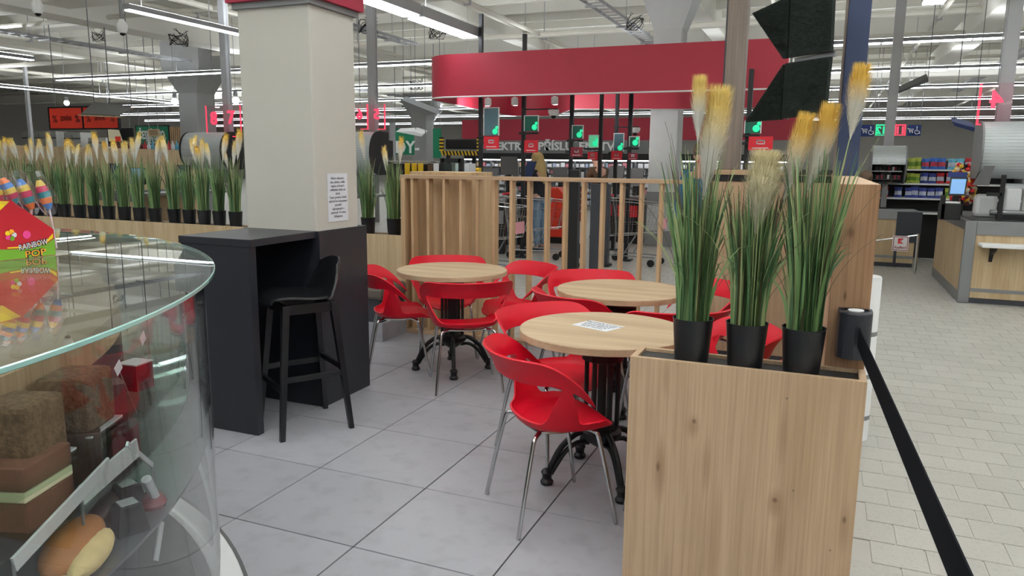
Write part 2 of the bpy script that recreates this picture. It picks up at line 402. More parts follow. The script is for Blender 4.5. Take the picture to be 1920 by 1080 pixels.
# beige floor tiles right of the cafe
bt = tileplate(BW, BH, M['btile'])
for v in bt.vertices: v.co.z -= .001
cand = []
for j in range(-8, 45):
    for i in range(-3, 22):
        x = BX+BW*(i+(.5 if j % 2 else 0)); y = BY+BH*j
        if x < .175: continue
        px, py, z = proj((x+.1, y+.1, 0))
        if -60 < px-1620 < 420 and 450 < py < 1160: cand.append((z, x, y))
cand.sort()
fl2 = bpy.data.objects['floor']
for z, x, y in cand[:300]: link('floor_tile', bt, fl2, loc=(x, y, -.003))
mb = MB()
for z, x, y in cand[300:1100]:
    g = .0022
    mb.add([(x+g, y+g, -.008), (x+BW-g, y+g, -.008), (x+BW-g, y+BH-g, -.008), (x+g, y+BH-g, -.008), (x+g+.001, y+g+.001, -.0045), (x+BW-g-.001, y+g+.001, -.0045), (x+BW-g-.001, y+BH-g-.001, -.0045), (x+g+.001, y+BH-g-.001, -.0045)],
           [(4, 5, 6, 7), (0, 1, 5, 4), (1, 2, 6, 5), (2, 3, 7, 6), (3, 0, 4, 7)])
stuff(mb.build('floor_tiles', M['btile'], fl2))
# ceiling ribs, girders, ducts and pipes
ceil = bpy.data.objects['ceiling']
rib = MB().prism([(0, -.09, 0), (0, .09, 0), (0, .06, -.42), (0, -.06, -.42)], (X1-X0, 0, 0)).mesh('ceiling_rib', M['beam'])
y = 4.2
while y < 46: link('ceiling_rib', rib, ceil, loc=(X0, y, ZC)); y += 1.2
for x in (-33, -24.5, -16, -8.6, -3, 3.6, 10.5, 18):
    MB().box((x-.22, Y0, ZC-.75), (x+.22, Y1, ZC-.02)).build('girder', M['beam'], ceil, bevel=.02)
for y in (14.0, 23.5, 33, 42): MB().box((X0, y-.25, ZC-.95), (X1, y+.25, ZC-.02)).build('cross_girder', M['beam'], ceil)
pipes = [(-6.6, 4.55, .05, 'y'), (-7.1, 4.7, .035, 'y'), (-1.2, 4.75, .05, 'y'), (-11.6, 4.5, .06, 'y'), (-12.0, 4.62, .03, 'y'), (-13.4, 4.7, .045, 'y'), (1.9, 4.5, .045, 'y'), (-19, 4.5, .07, 'y'), (-21.5, 4.6, .05, 'y'), (-27, 4.55, .06, 'y'), (6, 4.6, .05, 'y'),
         (9.4, 4.72, .04, 'x'), (12.2, 4.5, .05, 'x'), (17.6, 4.55, .07, 'x'), (19.4, 4.4, .05, 'x'), (24.5, 4.5, .05, 'x'), (28, 4.4, .07, 'x')]
for c, z, r_, ax in pipes:
    p, q = ((c, 3, z), (c, 46, z)) if ax == 'y' else ((X0+1, c, z), (X1-1, c, z))
    pp = MB().tube([p, q], r_, 8).build('pipe', M['pipe'], ceil, smooth=True)
    hg = MB(); t = 5.
    while t < 40:
        if ax == 'y': hg.box((c-.008, t, z), (c+.008, t+.016, ZC-.3)); hg.box((c-r_-.02, t-.02, z-r_-.015), (c+r_+.02, t+.03, z+r_+.015))
        t += 4.3
    if hg.v: stuff(hg.build('pipe_hanger', M['postgray'], pp))
for (x0, x1, y0, y1, z0, z1) in ((-15.2, -14.5, 5, 30, 4.35, 4.8), (-9.9, -7.4, 12.4, 12.9, 4.3, 4.55), (-30, -9, 10.6, 11.3, 4.5, 4.9), (2.6, 3.1, 15, 40, 4.3, 4.75), (-40, 20, 26.4, 27, 4.2, 4.6)):
    d_ = MB().box((x0, y0, z0), (x1, y1, z1)); d = d_.build('air_duct', M['beam'], ceil, bevel=.02)
for (x, y0, y1, z) in ((-9.2, 6, 16, 4.2), (-4.0, 11, 30, 4.3), (4.4, 12, 34, 4.35), (-17.2, 8, 30, 4.25)):     # cable trays
    mb = MB().box((x-.16, y0, z), (x-.14, y1, z+.06)).box((x+.14, y0, z), (x+.16, y1, z+.06)); t = y0
    while t < y1: mb.box((x-.15, t, z+.01), (x+.15, t+.03, z+.03)); t += .3
    tr = mb.build('cable_tray', M['postgray'], ceil)
    hg = MB(); t = y0+.3
    while t < y1:
        hg.box((x-.006, t, z+.05), (x+.006, t+.012, ZC-.3)); hg.box((x-.2, t-.02, z-.03), (x+.2, t+.03, z)); t += 2.2
    stuff(hg.build('tray_hanger', M['postgray'], tr))
for i, (px, py, s) in enumerate(((820, 62, 1), (690, 50, 1.1), (335, 75, 1.2), (1390-200, 45, .9), (780, 160, 1.2), (185, 70, .8))):   # cable tangles
    c = at(px, py, z=4.25) if py < 150 else at(px, py, z=3.9)
    mb = MB()
    for k in range(7):
        pts = []; a = rnd.random()*6
        for q in range(9):
            pts.append((c.x+.16*s*math.cos(a+q*.8)*(1+.3*rnd.random()), c.y+.16*s*math.sin(a+q*.8), c.z+.12*s*math.sin(q*1.1+k)+(.1 if q in (0, 8) else 0)))
        mb.tube(pts, .006*s, 5)
    stuff(mb.build('cable_loops', M['iron'], ceil))
# round-edged columns
def column(x, y, w_, d_, cap, label, bands=True, h=ZC-.9):
    cm = M['grayc'] if bands else M['colgray']
    t = thing('column', label, 'column', (x, y, 0))
    MB().box((-w_/2, -d_/2, 0), (w_/2, d_/2, h)).build('shaft', cm, t, bevel=.02)
    if cap:
        z = cap
        MB().hexa([(-w_/2, -d_/2, z), (w_/2, -d_/2, z), (w_/2, d_/2, z), (-w_/2, d_/2, z)], [(-w_, -d_*.8, z+.7), (w_, -d_*.8, z+.7), (w_, d_*.8, z+.7), (-w_, d_*.8, z+.7)]).box((-w_, -d_*.8, z+.7), (w_, d_*.8, ZC-.8)).build('capital', cm, t)
    if bands:
        MB().box((-w_/2-.012, -d_/2-.012, 0), (w_/2+.012, d_/2+.012, .28)).build('kick_band', M['graymid'], t)
        MB().box((-w_/2-.012, -d_/2-.012, .78), (w_/2+.012, d_/2+.012, 1.0)).build('bump_band', M['graymid'], t)
    return t
column(-2.78, 14.2, .52, .5, 3.9, 'square grey column with darker bump bands behind the slatted screen')
column(at(372, 240, y=17.6).x, 17.6, .72, .72, at(372, 176, y=17.6).z, 'stout grey column with flared capital beyond the row of potted grasses', False)
column(at(793, 240, y=30).x, 30, .7, .7, at(793, 226, y=30).z, 'distant grey column with flared capital left of the red canopy', False)
column(-23.5, 42, 1.0, 1.0, 3.9, 'far grey column seen past the green wall panel', False)

# ------------------------------------------------------------------ ceiling lights
def light_row(label, a, b, wd=.13, hh=.09, side='x', cables=True, z=3.8, group=None):
    """a continuous line of tubes from a to b"""
    t = thing('ceiling_light', label, 'lamp', (a[0], a[1], z), 0, group)
    L_ = b[0]-a[0] if side == 'x' else b[1]-a[1]
    def bx(mb, l0, l1, w0, w1, z0, z1):
        return mb.box((l0, w0, z0), (l1, w1, z1)) if side == 'x' else mb.box((w0, l0, z0), (w1, l1, z1))
    bx(MB(), 0, L_, -wd/2-.012, wd/2+.012, .02, hh).build('housing', M['lampbody'], t)
    df = MB(); l = .03
    while l < L_-.1:
        e = min(l+1.46, L_-.03); bx(df, l, e, -wd/2, wd/2, 0, .022); l += 1.5
    df.build('diffuser', M['tube'], t)
    bx(MB(), .03, L_-.03, -wd*.4, wd*.4, hh, hh+.006).build('added_fill_strip', M['ceilfill2' if side == 'x' else 'ceilfill'], t)  # unseen glowing strip added on the housing to light the ceiling
    cb = MB(); l = .3
    while l < L_: bx(cb, l, l+.005, -.0025, .0025, hh, ZC-z); l += 4.5
    stuff(cb.build('suspension_wires', M['postgray'], t))
    return t
for k, (y, x0, x1) in enumerate(((16.3, -21.7, 12), (21.0, -26, 14), (25.7, -30, 14), (30.5, -36, 16), (35.8, -40, 18), (42.4, -42, 20))):
    light_row('line of white ceiling tubes running across the hall, %s row from the front' % ('first', 'second', 'third', 'fourth', 'fifth', 'farthest')[k], (x0, y), (x1, y), .13 if k < 2 else .16)
light_row('wide bright ceiling light above the red canopy', (-5.2, 6.5), (-5.2, 9.05), .24, .16, 'y', z=3.4)
light_row('second length of the wide ceiling light, end above the red canopy', (-5.22, 9.15), (-5.22, 10.9), .24, .16, 'y', z=3.4)
light_row('slim ceiling light running to the cream pillar', (-10.3, 9.0), (-10.3, 14.5), .12, .1, 'y')
light_row('short ceiling light at the left edge of the picture', (-17.8, 6), (-17.8, 12.8), .14, .1, 'y')
light_row('long ceiling light slanting past the orange discount sign', (-25.6, 12), (-25.6, 27), .14, .1, 'y')
light_row('bright ceiling panel cut by the upper right edge', (1.03, 5.4), (1.03, 10.45), .22, .1, 'y', z=3.4)
for x, y0, y1 in ((-10.3, -8, 6), (-5.2, -8, 5.8), (-1.9, -8, 5.2), (1.05, -8, 4.8), (5.2, -8, 9), (9.5, -8, 14)):
    light_row('ceiling light above the picture, %s line over the cafe counting from the left' % {-10.3: 'first', -5.2: 'second', -1.9: 'third', 1.05: 'fourth', 5.2: 'fifth', 9.5: 'sixth'}[x], (x, y0), (x, y1), .2, .1, 'y', z=3.5)
for k, (px, py, z) in enumerate(((328, 190, 2.9), (442, 188, 2.9), (125, 193, 3.3))):
    p = at(px, py, z=z); t = thing('spot_lamp', ('small round spotlight left of the stout column', 'small round spotlight right of the stout column', 'small round spotlight above the orange sign')[k], 'lamp', p)
    MB().ball((0, 0, 0), .085).build('bulb', M['tube'], t)
    MB().tube([(0, 0, .07), (0, 0, .2)], .05).tube([(0, 0, .2), (0, 0, ZC-z)], .006).build('lamp_stem', M['postgray'], t)

# ------------------------------------------------------------------ cream pillar, bar counter, stool
t = thing('pillar', 'cream painted square pillar with a crimson band at its top', 'pillar', (-3.065, 3.92, 0))
MB().box((-.265, -.22, 0), (.265, .222, ZC)).build('shaft', M['cream'], t, bevel=.012)
MB().box((-.285, -.24, 2.405), (.285, .242, 2.44)).build('band_trim', M['graymid'], t)
MB().box((-.31, -.265, 2.44), (.31, .267, 2.75)).build('band', M['bandred'], t)
c = at(633, 370, x=-2.80); n_ = thing('notice_sheet', 'white typed notice sheet taped to the cream pillar', 'notice', (c.x+.002, c.y, c.z))
MB().box((0, -.105, -.148), (.001, .105, .148)).build('sheet', M['paper'], n_)
lines = ['Vážení zákazníci,', 'tato služba a židle', 'nejsou určené k', 'odkládání tašek ani', 'zboží.', 'Tento prostor slouží', 'výlučně ke konzumaci', 'výrobků', 'zakoupených v', 'cukrárně. Prosíme,', 'Děkujeme.']
for i, l in enumerate(lines):
    text(l, .021, M['ink'], n_, (.0016, 0, .118-i*.0235), (0, 1, 0), ext=.0004, name='text_line')
t = thing('pillar_cladding', 'dark grey cabinet wrapped round the foot of the cream pillar', 'cabinet', (-3.065, 3.94, 0))
mb = MB()
for a, b in (((-.29, -.245, 0), (.285, -.222, 1.1)), ((.267, -.222, 0), (.285, .265, 1.1)), ((-.29, -.222, 0), (-.267, .265, 1.1)), ((-.267, .245, 0), (.267, .265, 1.1))): mb.box(a, b)
mb.build('panels', M['black'], t, bevel=.002)
t = thing('bar_counter', 'dark grey bar counter with a side panel standing against the pillar', 'counter', (-3.05, 3.42, 0))
MB().box((-.26, -.29, 1.06), (.25, .272, 1.1)).build('worktop', M['black'], t, bevel=.002)
MB().box((-.25, -.285, 0), (.235, -.235, 1.06)).build('side_panel', M['black'], t, bevel=.002)
MB().box((-.25, -.235, 0), (-.225, .27, 1.06)).build('back_panel', M['black'], t, bevel=.002)

def grid_surface(fn, nu, nv, th):
    bm = bmesh.new(); vs = [[bm.verts.new(fn(i/nu, j/nv)) for j in range(nv+1)] for i in range(nu+1)]
    for i in range(nu):
        for j in range(nv): bm.faces.new((vs[i][j], vs[i+1][j], vs[i+1][j+1], vs[i][j+1]))
    bmesh.ops.recalc_face_normals(bm, faces=bm.faces); bmesh.ops.solidify(bm, geom=bm.faces[:], thickness=th)
    me = bpy.data.meshes.new('surface'); bm.to_mesh(me); bm.free(); smooth_by_angle(me, R(50)); return me
def lerp(a, b, t): return a+(b-a)*t
def spline(pts, t):
    n = len(pts)-1; k = min(int(t*n), n-1); u = t*n-k
    p = [Vector(pts[max(k-1, 0)]), Vector(pts[k]), Vector(pts[k+1]), Vector(pts[min(k+2, n)])]
    return .5*((2*p[1])+(p[2]-p[0])*u+(2*p[0]-5*p[1]+4*p[2]-p[3])*u*u+(3*p[1]-p[0]-3*p[2]+p[3])*u**3)
def make_stool(loc, rz):
    t = thing('bar_stool', 'black bar stool with low shell back beside the bar counter', 'stool', loc, rz)
    prof = [(0, .205, .735), (0, .2, .755), (0, .12, .762), (0, 0, .75), (0, -.1, .752), (0, -.165, .785), (0, -.2, .86), (0, -.225, .975)]
    wid = [.15, .175, .195, .2, .2, .195, .18, .135]
    def fn(u, v):
        p = spline(prof, v); k = v*7; i = min(int(k), 6); w_ = lerp(wid[i], wid[i+1], k-i); s = u*2-1
        q = abs(s)**2.6
        edge = .02*q if v < .6 else 0
        wrap = .05*q*min(max((v-.45)/.3, 0), 1)
        return Vector((s*w_, p.y+wrap, p.z+edge+(0 if v < .9 else -.03*q)))
    me = grid_surface(fn, 20, 28, .012); me.materials.append(M['stoolblack']); link('seat_shell', me, t)
    MB().box((-.15, -.15, .685), (.15, -.125, .74)).box((-.15, .125, .685), (.15, .15, .74)).box((-.15, -.125, .685), (-.125, .125, .74)).box((.125, -.125, .685), (.15, .125, .74)).build('seat_frame', M['stoolblack'], t, bevel=.003)
    f = {}
    for sx in (-1, 1):
        for sy in (-1, 1):
            p = Vector((sx*.135, sy*.135, .74)); q = Vector((sx*.205, sy*.2, 0)); f[sx, sy] = (p, q)
            a = .018; b = .014
            MB().hexa([(q.x-b, q.y-b, 0), (q.x+b, q.y-b, 0), (q.x+b, q.y+b, 0), (q.x-b, q.y+b, 0)], [(p.x-a-.004, p.y-a-.004, p.z), (p.x+a, p.y-a-.004, p.z), (p.x+a, p.y+a, p.z), (p.x-a-.004, p.y+a, p.z)]).build('leg', M['stoolblack'], t, bevel=.002)
    def on(k, z): p, q = f[k]; return q+(p-q)*(z/.74)
    for a, b, z in (((-1, 1), (1, 1), .27), ((-1, -1), (1, -1), .36), ((-1, -1), (-1, 1), .33), ((1, -1), (1, 1), .33)):
        MB().bar(on(a, z), on(b, z), .018, .032).build('footrest' if z == .27 else 'stretcher', M['stoolblack'], t, bevel=.002)
    MB().ball((.155, .12, .71), .006).build('screw', M['chrome'], t)
    return t
fx, fy = -.6, -.8
make_stool((-2.70, 3.40, 0), math.atan2(-fx, fy)+R(4))

# ------------------------------------------------------------------ planter, partition, posts
z = .87
a, b = -.572, .168
t = thing('planter_box', 'oak planter box with knotty front panel in the foreground', 'planter', (0, 0, 0))
mb = MB().box((a, PY, 0), (b, PY+.02, z)); mb.build('front_panel', M['oakknots'], t, bevel=.0015)
MB().box((a, PY+.02, 0), (a+.022, PY+.16, z)).build('side_panel', M['oak'], t, bevel=.0015)
MB().box((b-.022, PY+.02, 0), (b, PY+.16, z)).build('side_panel', M['oak'], t, bevel=.0015)
MB().box((a+.022, PY+.142, 0), (b-.022, PY+.16, z)).build('back_panel', M['oak'], t, bevel=.0015)
MB().box((a+.022, PY+.02, z-.03), (b-.022, PY+.142, z-.012)).build('liner', M['trough'], t)
PT = z-.012
t = thing('partition_wall', 'oak clad partition whose end panel rises behind the planter', 'partition')
MB().box((.045, 2.612, 0), (.165, 2.632, 1.466)).build('end_panel', M['oakend'], t, bevel=.0015)
MB().box((.045, 2.632, 0), (.165, 5.9, 1.45)).build('core', M['oak'], t)
MB().box((.045, 2.632, 1.45), (.165, 5.9, 1.466)).build('cap', M['oak'], t)
t = thing('back_partition', 'oak partition behind the red chairs, black band under its cap', 'partition')
MB().box((-.80, 5.74, .12), (.045, 5.86, 1.40)).build('panel', M['oak'], t)
MB().box((-.80, 5.745, 0), (.045, 5.86, .12)).build('plinth', M['benchbase'], t)
MB().box((-.80, 5.735, 1.40), (.045, 5.865, 1.448)).build('black_band', M['blackplastic'], t)
MB().box((-.82, 5.725, 1.448), (-.40, 5.875, 1.484)).build('cap', M['oakx'], t)
MB().box((-.40, 5.735, 1.448), (.045, 5.865, 1.452)).build('cap', M['oakx'], t)
for px0, px1, lab in ((1481, 1513, 'small black tray on the back partition, nearer the wooden post'), (1523, 1563, 'small black tray on the back partition beside the navy post')):
    p, q = at(px0, 333, y=5.8), at(px1, 333, y=5.8)
    tag(MB().hexa([(p.x, 5.75, 1.453), (q.x, 5.75, 1.453), (q.x, 5.85, 1.453), (p.x, 5.85, 1.453)], [(p.x+.03, 5.77, 1.49), (q.x-.01, 5.77, 1.49), (q.x-.01, 5.84, 1.49), (p.x+.03, 5.84, 1.49)]).build('tray', M['soil']), lab, 'tray')
t = thing('wooden_post', 'weathered wooden post standing on the back partition', 'post', (-.652, 5.80, 1.484))
MB().box((-.07, -.07, 0), (.07, .07, ZC-1.6)).build('timber', M['oakdk'], t, bevel=.006)
MB().box((-.078, -.07, 0), (-.07, .05, ZC-1.6)).build('edge_strip', M['benchbase'], t)
t = thing('navy_post', 'navy blue square post standing on the oak partition', 'post', (.105, 4.66, 1.466))
MB().box((-.05, -.06, 0), (.062, .06, ZC-1.6)).build('casing', M['navy'], t, bevel=.003)
MB().box((-.064, -.05, 0), (-.05, .06, ZC-1.6)).build('edge_strip', M['oakdk'], t)
# turf logo hanging between the posts
P0 = Vector((-.03, 4.3, 0)); DL = Vector((-.68, .73, 0)).normalized(); NP = Vector((DL.y, -DL.x, 0))
if NP.y > 0: NP = -NP
def onp(px, py):
    d = FWD+RT*((px-960)/F)-UP*((py-540)/F); o = Vector((0, 0, H)); return o+d*((P0-o).dot(NP)/d.dot(NP))
t = thing('turf_sign', 'hanging sign of four artificial turf pieces in backlit dark green between the posts', 'sign', (0, 0, 0))
for outl in ([(1478, 108), (1557, 96), (1563, -42), (1483, -12)], [(1475, 108), (1480, -8), (1410, 25), (1468, 110)], [(1472, 119), (1556, 106), (1545, 214), (1465, 222)], [(1468, 121), (1463, 224), (1397, 229)]):
    pts = [onp(*q) for q in outl]; pc = MB().prism(pts, -NP*.02).build('turf_piece', M['turf'], t)
    mb = MB(); ar = len(pts)
    e1 = DL; e2 = Vector((0, 0, 1))
    xs = [p.dot(DL) for p in pts]; zs = [p.z for p in pts]; k = 0
    def inside(x, z_):
        c_ = False
        for i in range(ar):
            x1, z1, x2, z2 = xs[i], zs[i], xs[i-1], zs[i-1]
            if (z1 > z_) != (z2 > z_) and x < (x2-x1)*(z_-z1)/(z2-z1)+x1: c_ = not c_
        return c_
    o0 = P0-DL*P0.dot(DL)
    while k < 1500:
        x, z_ = rnd.uniform(min(xs), max(xs)), rnd.uniform(min(zs), max(zs))
        if not inside(x, z_): continue
        k += 1; p = o0+DL*x+e2*z_; q = p+NP*.018+DL*rnd.uniform(-.008, .008)+e2*rnd.uniform(-.012, .004); s = DL*.0016
        mb.add([p-s, p+s, q], [(0, 1, 2)])
    stuff(mb.build('turf_pile', M['turfblade'], pc))
a, b = onp(1483, 114), onp(1558, 100)
MB().bar(a-NP*.03, b-NP*.03, .012, .03).build('cross_bar', M['steel'], t)
a = onp(1468, 224)-NP*.03
MB().tube([a, (a.x, a.y, ZC)], .006).build('hanging_rod', M['graymid'], t)
# belt barrier on the partition end
c = at(1601, 626, y=2.56)
t = thing('belt_barrier', 'black retractable belt barrier fixed to the oak end panel', 'barrier', (c.x, 2.56, c.z))
MB().box((-.05, .0, -.075), (.05, .052, .075)).lathe([(.0499, -.075), (.05, -.07), (.05, .07), (.047, .075)], (0, 0, 0), 28).build('cassette', M['black'], t, bevel=.003)
MB().lathe([(.024, .075), (.024, .078), (.02, .079)], n=20).build('cap', M['white'], t)
e = at(1785, 1080, z=c.z)-Vector((c.x, 2.56, c.z)); e.z = 0
e = e.normalized()*3.0; s = e.normalized().cross(Vector((0, 0, 1)))*.0015
st = Vector((.012, -.045, 0))
MB().hexa([st-s+Vector((0, 0, -.031)), st+s+Vector((0, 0, -.031)), st+e+s+Vector((0, 0, -.031)), st+e-s+Vector((0, 0, -.031))], [st-s+Vector((0, 0, .031)), st+s+Vector((0, 0, .031)), st+e+s+Vector((0, 0, .031)), st+e-s+Vector((0, 0, .031))]).build('belt', M['webbing'], t)
xr = at(1648, 600, y=4.5).x; zt = at(1642, 518, y=4.5).z
t = thing('waste_bin', 'white round bin with grey bands behind the oak end panel', 'bin', (xr-.085, 4.5, 0))
MB().lathe([(.083, 0), (.083, zt-.01), (.078, zt)], n=28).build('drum', M['white'], t, smooth=True)
for zz in (.12, .36, .6): MB().lathe([(.084, zz), (.084, zz+.025)], n=28, cap=False).build('band', M['graymid'], t)

# ------------------------------------------------------------------ grasses
def blades(nb, h0, h1, spread, seed, wd=.0048, wisps=0):
    r_ = random.Random(seed); mb = MB()
    for k in range(nb):
        a = r_.random()*6.283; rr = .05*math.sqrt(r_.random()); b = a+r_.uniform(-.7, .7); h = r_.uniform(h0, h1)*(1 if r_.random() < .8 else .75)
        out = spread*r_.random()**1.6*h; x, y = rr*math.cos(a), rr*math.sin(a); dr = Vector((math.cos(b), math.sin(b), 0)); sd = Vector((-math.sin(b+1.2), math.cos(b+1.2), 0)); w_ = wd*r_.uniform(.6, 1.3)
        droop = r_.random() < .07; mb.cur = r_.choice((0, 0, 1, 1, 2) if h < h1*.85 else (0, 1, 2, 3)); vs = []
        for i in range(6):
            q = i/5; p = Vector((x, y, .1))+dr*(out*q**1.7*(2.1 if droop else 1))+Vector((0, 0, h*(q-(.35*q**3 if droop else .08*q**3))))
            s = sd*w_*(1-.85*q**2); vs += [p-s, p+s]
        mb.add(vs, [(2*i, 2*i+1, 2*i+3, 2*i+2) for i in range(5)])
    for k in range(wisps):      # long thin bending stems
        a = r_.random()*6.283; d = Vector((math.cos(a), math.sin(a)*.5, 0)); h = r_.uniform(.3, .8); o = r_.uniform(.08, .26); mb.cur = r_.choice((3, 3, 2, 0))
        mb.tube([Vector((.03*d.x, .03*d.y, .1))+d*(o*(i/9)**1.8)+Vector((0, 0, h*((i/9)-.25*(i/9)**3*(o/.26)))) for i in range(10)], [.0016-.0001*i for i in range(10)], 4)
    return mb.mesh('grass_blades', [M['blade1'], M['blade2'], M['blade3'], M['stem']])
def plume_mesh(L, wd, n, seed, mt, hw=.0016):
    r_ = random.Random(seed); mb = MB()
    mb.lathe([(.001, 0), (wd*.16, L*.3), (wd*.3, L*.6), (wd*.25, L*.8), (.002, L*.93)], n=7, cap=False)
    for k in range(n):
        q = r_.random()**.8*.86; a = r_.random()*6.283; d = Vector((math.cos(a), math.sin(a), 0))
        prof = .15+.9*math.sin(min(q/.55, 1)*1.57)-.75*max(0, q-.5)
        ln = L*r_.uniform(.08, .3); out = wd*.5*prof*r_.uniform(.5, 1.05)
        p = Vector((0, 0, q*L))+d*out*.2; e = Vector((0, 0, min(q*L+ln, L*1.0)))+d*out; mid = (p+e)/2+d*out*.18
        s = d.cross(Vector((0, 0, 1)))*(hw+.6*hw*r_.random())
        mb.add([p-s, p+s, mid+s*.8, mid-s*.8, e], [(0, 1, 2, 3), (3, 2, 4)])
    return mb.mesh('plume', mt)
POT = MB().lathe([(.052, 0), (.056, .002), (.067, .145), (.069, .15), (.0655, .15), (.063, .12)], n=32).mesh('pot', M['pot'], True)
SOIL = MB().lathe([(.062, .125), (.0, .128)], n=20, cap=False).mesh('soil', M['soil'])
def plant(label, loc, blade_me, plumes, rz=0, group=None, scale=1):
    t = thing('potted_grass', label, 'plant', loc, rz, group)
    link('pot', POT, t); link('soil', SOIL, t); stuff(link('grass_blades', blade_me, t))
    for (me, base, tip, wf) in plumes:
        base, tip = Vector(base), Vector(tip); d = tip-base
        Lm = max(v.co.z for v in me.vertices)
        o = stuff(link('plume', me, t, loc=base)); o.rotation_mode = 'QUATERNION'; o.rotation_quaternion = Vector((0, 0, 1)).rotation_difference(d.normalized()); s = d.length/Lm; o.scale = (s*wf, s*wf, s)
        mb = MB(); q0 = Vector((base.x*.12, base.y*.12, .1)); mid = (q0+base)/2+Vector((base.x, base.y, 0))*-.12
        mb.tube([spline([q0, mid, base+d*.1], i/8) for i in range(9)], .0018, 5); mb.build('stalk', M['blade3'], t)
    return t
PL = [plume_mesh(.25, .15, 2400, 1, M['plume'], .001), plume_mesh(.25, .14, 2400, 2, M['plumeg'], .001), plume_mesh(.25, .14, 3200, 3, M['plumew'], .0008)]
PLS = [plume_mesh(.3, .11, 200, 4, M['plume']), plume_mesh(.3, .12, 200, 5, M['plumeg']), plume_mesh(.3, .1, 200, 6, M['plume'])]
py_ = PY+.081
near = [(1297, 'left foreground pot of tall artificial grass with two pale yellow plumes', 11, [(0, (1308, 268), (1313, 138), -.03, .5), (0, (1318, 375), (1353, 156), .01, .52)]),
        (1398, 'middle foreground pot of tall artificial grass with one cream plume', 12, [(2, (1416, 440), (1440, 278), -.03, .95)]),
        (1505, 'right foreground pot of tall artificial grass with three golden plumes', 13, [(1, (1468, 385), (1516, 208), .02, .5), (1, (1512, 365), (1562, 190), .05, .55), (1, (1594, 262), (1619, 116), -.02, .62)])]
for px, lab, sd, pls in near:
    x = at(px, 650, y=py_).x; o = Vector((x, py_, PT)); pp = []
    for k, b, e, dy, wf in pls: pp.append((PL[k], at(b[0], b[1], y=py_+dy)-o, at(e[0], e[1], y=py_+dy)-o, wf))
    plant(lab, o, blades(300, .36, .68 if sd != 12 else .55, .17, sd, wd=.0056, wisps=16), pp)
BL = [blades(120, .4, .66, .14, 20+k, .006) for k in range(4)]
t = thing('trough_planter', 'long oak planter wall carrying the row of potted grasses', 'planter')
MB().box((-8.6, 5.72, 0), (-3.42, 5.74, z)).build('front_panel', M['oakpale'], t)
MB().box((-8.6, 5.89, 0), (-3.42, 5.91, z)).build('back_panel', M['oakpale'], t)
MB().box((-8.6, 5.74, z-.03), (-3.42, 5.89, z-.01)).build('liner', M['trough'], t)
r2 = random.Random(5)
posn = [16, 44, 72, 99, 122, 150.5, 177.5, 205, 234, 262, 291, 327, 355, 383, 411, 441.5, 690, 739]
ordn = ['first', 'second', 'third', 'fourth', 'fifth', 'sixth', 'seventh', 'eighth', 'ninth', 'tenth', 'eleventh', 'twelfth', 'thirteenth', 'fourteenth', 'fifteenth', 'sixteenth']
for i, px in enumerate(posn):
    x = at(px, 400, y=5.815).x; pp = []
    for k in range(r2.choice((1, 2, 3))):
        hx = r2.uniform(-.09, .09); hb = r2.uniform(.52, .66); e = (hx*1.5+r2.uniform(-.03, .03), r2.uniform(-.05, .05), hb+r2.uniform(.24, .32))
        pp.append((PLS[r2.randrange(3)], (hx, r2.uniform(-.05, .05), hb), e, .85))
    lab = 'potted plumed grass on the planter wall, %s from the left' % ordn[i] if i < 16 else ('potted plumed grass touching the right side of the cream pillar', 'potted plumed grass beside the slatted screen')[i-16]
    plant(lab, (x, 5.815, z-.01), BL[i % 4], pp, r2.random()*6 if False else 0, 'potted grasses on the planter wall')

# ------------------------------------------------------------------ slatted screen and bench
t = thing('slatted_screen', 'oak screen of upright slats behind the cafe tables', 'screen', (0, 5.72, 0))
MB().box((-3.42, -.01, 1.372), (-.985, .09, 1.404)).build('top_rail', M['oakx'], t, bevel=.002)
MB().box((-3.42, -.01, 0), (-.985, .09, .035)).build('bottom_rail', M['oakx'], t, bevel=.002)
MB().box((-3.42, -.01, .035), (-3.375, .09, 1.372)).build('frame_post', M['oakslat'], t, bevel=.002)
sl = MB().box((-.013, 0, .035), (.013, .08, 1.372)).mesh('slat', M['oakslat'])
xs = [-3.31, -3.155, -3.0] + [-2.84+.1545*i for i in range(12)]
for x in xs: link('slat', sl, t, loc=(x, 0, 0), bevel=.002)
t = thing('slatted_screen_box', 'solid oak box standing behind the left end of the slatted screen', 'box', (-3.1, 6.1, 0))
MB().box((-.31, -.24, 0), (.3, .2, 1.43)).build('body', M['oakslat'], t, bevel=.003)
t = thing('bench', 'upholstered brown bench against the planter wall', 'bench', (-4.9, 5.5, 0))
MB().box((-1.8, -.2, 0), (1.53, .2, .16)).build('plinth', M['tile'], t, bevel=.002)
MB().box((-1.78, -.18, .16), (1.50, .21, .36)).build('base', M['benchbase'], t)
mb = MB().box((-1.8, -.22, .36), (1.54, .21, .47)); mb.build('cushion', M['bench'], t, bevel=.03)
for x in (-.7, .42):
    MB().box((x-.004, -.222, .37), (x+.004, .2, .472)).build('seam', M['benchbase'], t)

